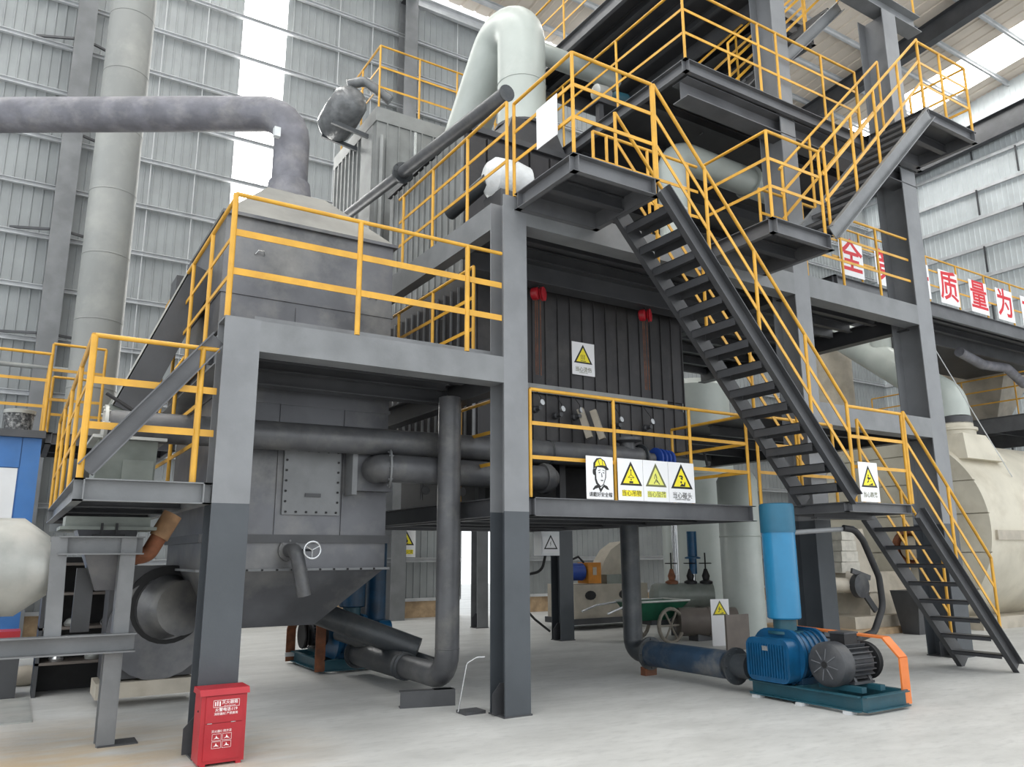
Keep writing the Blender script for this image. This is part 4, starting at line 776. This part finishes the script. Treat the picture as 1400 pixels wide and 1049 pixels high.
railing('far yellow railing behind the inclined conveyor', [((.3, 14.2, 3.3), (1.9, 14.2, 3.3)), ((1.9, 14.2, 3.3), (2.6, 14.2, 4.6))], h=1.1, mids=(.5,), posts=[[0, .8, 1], [.5, 1]])
deck('catwalk', 'grey catwalk between the blue cabin and the low left platform', .26, 1.95, 12.6, 14.4, 3.3, .16, joist=1)
t = thing('paint_pail', 'splattered dark pail on the blue cabin roof', 'pail', (-.05, 12.9, 3.3)); P(t, 'pail', mat('splattered_pail', (70, 72, 74), .6, 0, .6, 30, .1, 60, (200, 200, 198), 18, .9), lambda b: b.lathe((-.08, 12.95, 3.3), (0, 0, 1), [(.17, 0), (.19, .28)], 18)); P(t, 'rim', DUSTW, lambda b: b.lathe((-.08, 12.95, 3.57), (0, 0, 1), [(.2, 0), (.2, .05), (.17, .06)], 18))
# clutter shelf behind support frame
t = thing('tool_shelf', 'dark shelf with small parts behind the support frame', 'shelf', (.9, 11.4, 0))
for zz in (.35, .75, 1.15, 1.5): bx(t, 'shelf_board', SHEET, .4, 1.4, 11.2, 11.7, zz, zz+.03)
for xx in (.4, 1.36): bx(t, 'shelf_post', STEELD, xx, xx+.04, 11.2, 11.7, 0, 1.6)
bx(t, 'shelf_back', BLACK, .4, 1.4, 11.69, 11.71, 0, 1.6)
for i in range(6):
    P(None, 'bearing_part', DUSTW if i % 2 else CHROME, lambda b: b.lathe((.62+.13*i, 11.35+.05*(i % 2), .38+.4*(i % 3)), (0, 0, 1), [(.08, 0), (.09, .03), (.06, .08), (.03, .09)], 12), label='small metal bearing part lying on the dark shelf', cat='part', group='parts on the dark shelf')
bx(None, 'tool_crate', RED, -.02, .22, 11.3, 11.7, .5, .75, label='dark red crate beside the blue cabin foot', cat='crate'); bx(None, 'crate_stand', STEELD, -.06, .24, 11.25, 11.75, 0, .5, label='dark stand under the red crate', cat='stand')
for k, (xx, yy) in enumerate(((.35, 12.3), (.75, 12.2))): P(None, 'sand_bag', MACH, lambda b: b.lathe((xx-.2, yy, .12), (1, .1, 0), [(.03, 0), (.11, .06), (.13, .2), (.11, .36), (.03, .42)], 14), label=['slumped beige sack nearest the blue cabin', 'slumped beige sack right of the other sack'][k], cat='sack', group='beige sacks')
bx(None, 'steel_plate', DUSTW, -1.6, .38, 9.6, 11.2, .0, .015, label='pale steel plate lying on the floor at the left', cat='plate')

# ------------------------------------------------------------------ right side: boiler and ducts
t = thing('boiler', 'huge cream clad horizontal boiler at the right behind the frame', 'boiler', (20, 11, 0))
BYc, BR = 10.9, 2.15; BXa = 17.2
P(t, 'drum', CREAM, lambda b: b.lathe((BXa, BYc, 2.12), (1, 0, 0), [(BR, 0), (BR, 7.5)], 40))
for i, (za, zb) in enumerate(((.05, .85), (.85, 1.6), (1.6, 2.4), (2.4, 3.1), (3.1, 3.75), (3.75, 4.2))):
    def cap(b):
        n = 8; L = []; Rr = []
        for k in range(n+1):
            z = za+.01+(zb-za-.02)*k/n; h = math.sqrt(max(0, BR*BR-(z-2.12)**2)); L.append((-h, z)); Rr.append((h, z))
        b.prism(L+Rr[::-1], (BXa-.06, BYc, 0), (0, 1, 0), (0, 0, 1), .06)
    P(t, 'end_band', CREAM, cap)
P(t, 'waist_band', MACH, lambda b: b.box(BXa+.1, BXa+7, BYc-BR-.04, BYc-BR+.2, 1.85, 2.05))
P(t, 'collar', CREAM, lambda b: b.frustum((17.35, 18.95, 9.15, 10.6), 3.6, (17.65, 18.6, 9.35, 10.3), 4.2)); P(t, 'collar_neck', CREAM, lambda b: b.lathe((18.1, 9.8, 4.18), (0, 0, 1), [(.46, 0), (.46, .12), (.5, .12), (.5, .18), (.42, .2), (.42, .3)], 26))
bx(t, 'plinth', MACH, BXa+.2, BXa+7, BYc-1.6, BYc+1.6, 0, .25)
t = thing('boiler_duct', 'fat pale grey duct sloping down to the boiler collar', 'duct', (18.1, 9.8, 4.5))
tb(t, 'duct', DUCT, [(19.9, 14.0, 8.05), (18.12, 9.85, 5.1), (18.1, 9.8, 4.6)], .4, 28, .4); P(t, 'neck_ring', STEELD, lambda b: b.lathe((18.1, 9.8, 4.46), (0, 0, 1), [(.42, 0), (.42, .16)], 26))
tb(t, 'upper_stub', DUCT, [(19.0, 11.9, 6.7), (19.0, 11.9, 8.2)], .26, 18)
t = thing('hatch_valve', 'rusty round hatch on the boiler end seen through the stair', 'hatch', (16.9, 12.2, 1.2))
P(t, 'ring', RUST, lambda b: b.lathe((17.14, 10.45, 1.7), (-1, 0, 0), [(.42, 0), (.42, .2), (.32, .22), (.32, .06)], 26)); P(t, 'cover', MACH, lambda b: b.lathe((17.14, 10.45, 1.7), (-1, 0, 0), [(.26, 0), (.26, .14), (.1, .2)], 20))
t = thing('mill_machine', 'beige machine with block-like casing behind the blower column', 'machine', (14.6, 12.0, 0))
bx(t, 'bed', MACH, 13.6, 16.4, 11.2, 12.8, .12, .35); P(t, 'body', MACH, lambda b: b.frustum((14.4, 16.2, 11.4, 12.6), .35, (14.8, 16.0, 11.6, 12.5), 1.2))
for i in range(4): bx(t, 'casing_block', BRICKM, 13.75+.03*i, 14.35-.03*i, 11.5, 12.2, 1.2+i*.22, 1.41+i*.22)
P(t, 'casing', MACH, lambda b: b.frustum((13.7, 14.9, 11.45, 12.3), .8, (14.2, 14.7, 11.6, 12.2), 2.1)); P(t, 'roller', MOTOR, lambda b: b.lathe((13.9, 11.3, .95), (0, -1, 0), [(.24, 0), (.24, .12), (.08, .14)], 20)); tb(t, 'roller_shaft', MACH, [(13.2, 11.5, 1.0), (13.9, 11.4, .95)], .14, 14)
P(t, 'side_arm', STEELD, lambda b: (b.obox((13.9, 11.25, .95), (14.3, 11.2, .45), .05, .12), b.obox((13.7, 11.25, 1.25), (14.2, 11.2, 1.1), .05, .1)))
t.location.x += .75; t.location.y -= 1.05
bx(None, 'floor_plinth', KERB, 13.9, 17.1, 10.0, 12.2, 0, .12, label='low concrete plinth under the beige machine', cat='plinth')
P(None, 'side_hopper', STEELD, lambda b: b.frustum((15.5, 15.9, 9.55, 9.9), .0, (15.35, 16.0, 9.4, 10.0), .85), label='dark small hopper seen through the short stair', cat='hopper')
# items under the furnace
def vtank(name, label, x, y, r, z1, m, cat='tank', z0=0):
    t = thing(name, label, cat, (x, y, z0)); P(t, 'shell', m, lambda b: b.lathe((x, y, z0), (0, 0, 1), [(r, 0), (r, z1-z0-.15), (r*.8, z1-z0)], 30)); P(t, 'hoop', m, lambda b: b.lathe((x, y, z0+(z1-z0)*.6), (0, 0, 1), [(r+.004, 0), (r+.015, .02), (r+.004, .04)], 30, False)); return t
vtank('standing_tank', 'pale grey standing tank just left of the blue silencer', 12.45, 11.25, .4, 3.2, DUCT)
vtank('standing_tank', 'wide pale standing tank behind the pipe manifold', 13.5, 13.4, .85, 5.6, DUCT)
bx(None, 'partition', DUCT, 9.6, 12.4, 12.55, 12.6, 2.9, 5.3, label='pale grey partition right of the furnace at upper level', cat='partition')
t = thing('pipe_manifold', 'grey horizontal pipe manifold with three valves under the platform', 'manifold', (11.6, 11.9, .5))
tb(t, 'header', GRN, [(11.25, 12.45, .78), (12.2, 11.85, .78)], .24, 24); P(t, 'end_cap', GRN, lambda b: b.lathe((11.25, 12.45, .78), (-.86, .5, 0), [(.24, 0), (.2, .1), (.08, .15)], 22))
for k, f in enumerate((.28, .62, .9)):
    x, y = 11.25+.95*f, 12.45-.6*f; zc = 1.0
    v_ = P(t, 'gate_valve', [RUST, BLACK, BLACK][k], lambda b: b.lathe((x, y, zc), (0, 0, 1), [(.13, 0), (.13, .05), (.06, .08), (.08, .16), (.05, .24), (.03, .3)], 16)); P(v_, 'stem', BLACK, lambda b: b.tube([(x, y, zc+.3), (x, y, zc+.62)], .015, 8)); P(v_, 'wheel', BLACK, lambda b: b.lathe((x, y, zc+.4), (0, 0, 1), [(.12, 0), (.13, .01), (.12, .02)], 16))
for k, f in enumerate((.3, .75)): x, y = 11.25+.95*f, 12.45-.6*f; bx(t, 'stand', STEELD, x-.06, x+.06, y-.06, y+.06, 0, .56)
t = thing('control_valve', 'blue standing control valve above the manifold', 'valve', (11.95, 11.85, 1.2)); P(t, 'bonnet', BLUE, lambda b: b.lathe((11.9, 12.05, 1.5), (0, 0, 1), [(.08, -.3), (.08, 0), (.16, 0), (.16, .03), (.1, .05), (.1, .55)], 18)); P(t, 'stem', CHROME, lambda b: b.tube([(11.9, 12.05, 1.0), (11.9, 12.05, 1.25)], .04, 10))
t = thing('horizontal_drum', 'brown grey horizontal drum on the floor behind the scrap sheet', 'drum', (11.6, 11.0, 0)); P(t, 'shell', SHEET, lambda b: b.lathe((10.9, 11.5, .34), (.86, -.5, 0), [(.18, -.05), (.26, 0), (.26, .55), (.27, .56), (.27, .6), (.26, .61), (.26, 1.1)], 24)); bx(t, 'cradle', STEELD, 11.1, 11.5, 11.2, 11.45, 0, .12)
bx(None, 'scrap_sheet', SHEET, 10.4, 10.95, 9.82, 9.86, .0, .58, label='brown grey metal sheet standing on the floor left of the blower', cat='sheet')
sign('tilted white warning placard leaning behind the brown sheet', (10.75, 10.5, .0), (.95, -.3, 0), .36, .8, warn(SLIP, '', W=.36, H=1.1, ink=GPRINT))
# chrome flue
for k, (x, y) in enumerate(((10.95, 12.95), (12.1, 12.75), (11.25, 13.05))): tb(None, 'steam_pipe', CHROME, [(x, y, 0), (x, y, 2.9)], [.09, .07, .05][k], 14, label=['thick bright steel pipe behind the riser under the platform', 'bright steel pipe above the manifold under the platform', 'thin bright steel pipe behind the riser under the platform'][k], cat='pipe')
# beige gearbox machine
t = thing('press_machine', 'beige skid machine with arched guard deep under the platform', 'machine', (10.9, 14.3, 0))
bx(t, 'skid_box', MACH, 9.9, 12.0, 14.2, 15.2, .22, .95); bx(t, 'skid_rail', STEELD, 9.85, 12.05, 14.15, 15.25, .12, .24)
for xx in (10.35, 11.3): P(t, 'hand_hole', BLACK, lambda b: b.prism(ring(0, 0, .15, 12, .1), (xx, 14.2, .72), (1, 0, 0), (0, 0, 1), .01))
P(t, 'arched_guard', MACH, lambda b: b.prism([(0, 0), (.9, 0), (.9, .75), (.6, .72), (.3, .55), (.1, .3)], (10.9, 14.5, 1.15), (1, 0, 0), (0, 0, 1), -.4)); bx(t, 'mount', GRN, 10.9, 11.7, 14.3, 14.9, .95, 1.15)
t = thing('gear_motor', 'blue motor with amber gearbox on the beige skid machine', 'motor', (10.3, 14.4, .95)); P(t, 'motor', BLUEV, lambda b: b.lathe((9.95, 14.45, 1.22), (1, 0, 0), [(.15, 0), (.19, .03), (.19, .4), (.16, .42)], 18)); bx(t, 'gearbox', AMBER, 10.4, 10.75, 14.25, 14.65, .97, 1.42); bx(t, 'gearbox_plate', MACH, 10.52, 10.62, 14.24, 14.25, 1.15, 1.32); tb(t, 'cable_loop', BLACK, [(9.95, 14.4, 1.45), (10.2, 14.35, 1.55), (10.35, 14.35, 1.42)], .025, 8)
t.location.x += .5; bpy.data.objects['press_machine'].location.x += .55
bx(None, 'white_cabinet', CABW, 8.1, 8.5, 11.96, 12.2, 1.58, 2.01, label='small white electrical box hung under the low platform', cat='box')
# wheelbarrow
t = thing('wheelbarrow', 'green two-wheeled barrow behind the dark riser pipe', 'barrow', (10.3, 12.0, 0))
P(t, 'tub', GREEN, lambda b: b.frustum((9.9, 10.6, 11.75, 12.1), .38, (9.75, 10.95, 11.55, 12.3), .72)); P(t, 'tub_rim', DUSTW, lambda b: [b.tube([p, q], .02, 8) for p, q in (((9.75, 11.55, .73), (10.95, 11.55, .73)), ((10.95, 11.55, .73), (10.95, 12.3, .73)), ((10.95, 12.3, .73), (9.75, 12.3, .73)), ((9.75, 12.3, .73), (9.75, 11.55, .73)))])
for yy in (11.45, 12.4):
    wh = P(t, 'wheel', RUBW, lambda b: b.tube([(10.35+.3*math.cos(a*math.pi/10), yy, .3+.3*math.sin(a*math.pi/10)) for a in range(21)], .035, 8, False))
    for k in range(6): tb(wh, 'spoke', RUBW, [(10.35, yy, .3), (10.35+.28*math.cos(k*math.pi/3), yy, .3+.28*math.sin(k*math.pi/3))], .02, 6)
    tb(t, 'handle', CHROME, [(9.9, yy*.7+3.58, .72), (9.3, yy*.8+2.4, .66), (8.95, yy*.8+2.4, .56)], .02, 8, .1)
tb(t, 'axle', STEELD, [(10.35, 11.45, .3), (10.35, 12.4, .3)], .02, 8); bx(t, 'chassis', STEELD, 10.1, 10.6, 11.7, 12.15, .3, .38)
t.location.x += .22; t.location.y -= .1
# cables
tb(None, 'power_cable', BLACK, bend([(8.25, 12.05, 1.6), (8.2, 12.1, 1.3), (8.0, 12.3, 1.25), (8.3, 13.2, .8), (9.3, 14.0, .3), (9.8, 14.2, .03)], .2), .025, 8, label='black cable drooping from the white electrical box', cat='cable')
tb(None, 'hanging_cable', BLACK, bend([(4.55, 12.3, 2.05), (4.6, 12.4, 1.2), (4.4, 12.3, .75)], .2), .02, 8, label='thin black cable hanging behind the shaded blower', cat='cable')
tb(None, 'bent_rod', CHROME, bend([(4.1, 7.62, .02), (4.16, 7.55, .5), (4.25, 7.5, .56), (4.33, 7.47, .56)], .05), .008, 6, label='thin bent steel rod leaning against the middle column foot', cat='rod')
bx(None, 'scrap_plate', STEELD, 4.12, 4.36, 7.5, 7.7, 0, .03, label='small dark plate lying at the foot of the middle column', cat='plate')
bx(None, 'red_box', RED, 12.55, 12.85, 6.5, 6.9, 8.45, 8.8, label='red box standing on the highest landing', cat='box')
sign('small yellow warning tag beside the red box on the highest landing', (12.2, 6.3, 8.46), (1, 0, 0), .2, .26, warn(HEAD, '', W=.2, H=.26))
# far right platform
deck('far_platform', 'far dark platform beyond the boiler at the right edge', 24, 28, 9.5, 16, 5.45, .45, joist=3)
railing('yellow railing on the far dark platform beyond the boiler', [((24.05, 15.6, 5.45), (24.05, 9.6, 5.45))], gap=1.5)
P(None, 'far_hopper', MACH, lambda b: b.frustum((25.4, 26.0, 12.4, 13.2), 5.46, (25.0, 27.0, 11.6, 14.2), 7.6), label='cream hopper on the far dark platform', cat='hopper')
vtank('filter_housing', 'cream upright filter housing behind the far right column', 20.6, 14.6, .6, 8.0, MACH, 'filter')
tb(None, 'stay_cable', GIRT, [(15.7, 9.05, 6.62), (18.9, 9.05, 3.25)], .012, 6, label='thin steel stay cable slanting down past the boiler collar', cat='cable')
bx(None, 'far_duct', STEELD, 19.9, 26, 10.7, 13, 6.95, 7.6, label='dark rectangular duct under the far lettered walkway', cat='duct')
tb(None, 'flexible_duct', INSUL, bend([(19.0, 9.9, 6.35), (20.2, 10.0, 6.2), (21.6, 10.1, 6.3), (22.6, 10.2, 6.0)], .4), .12, 14, label='grey flexible duct hanging below the far walkway', cat='duct')
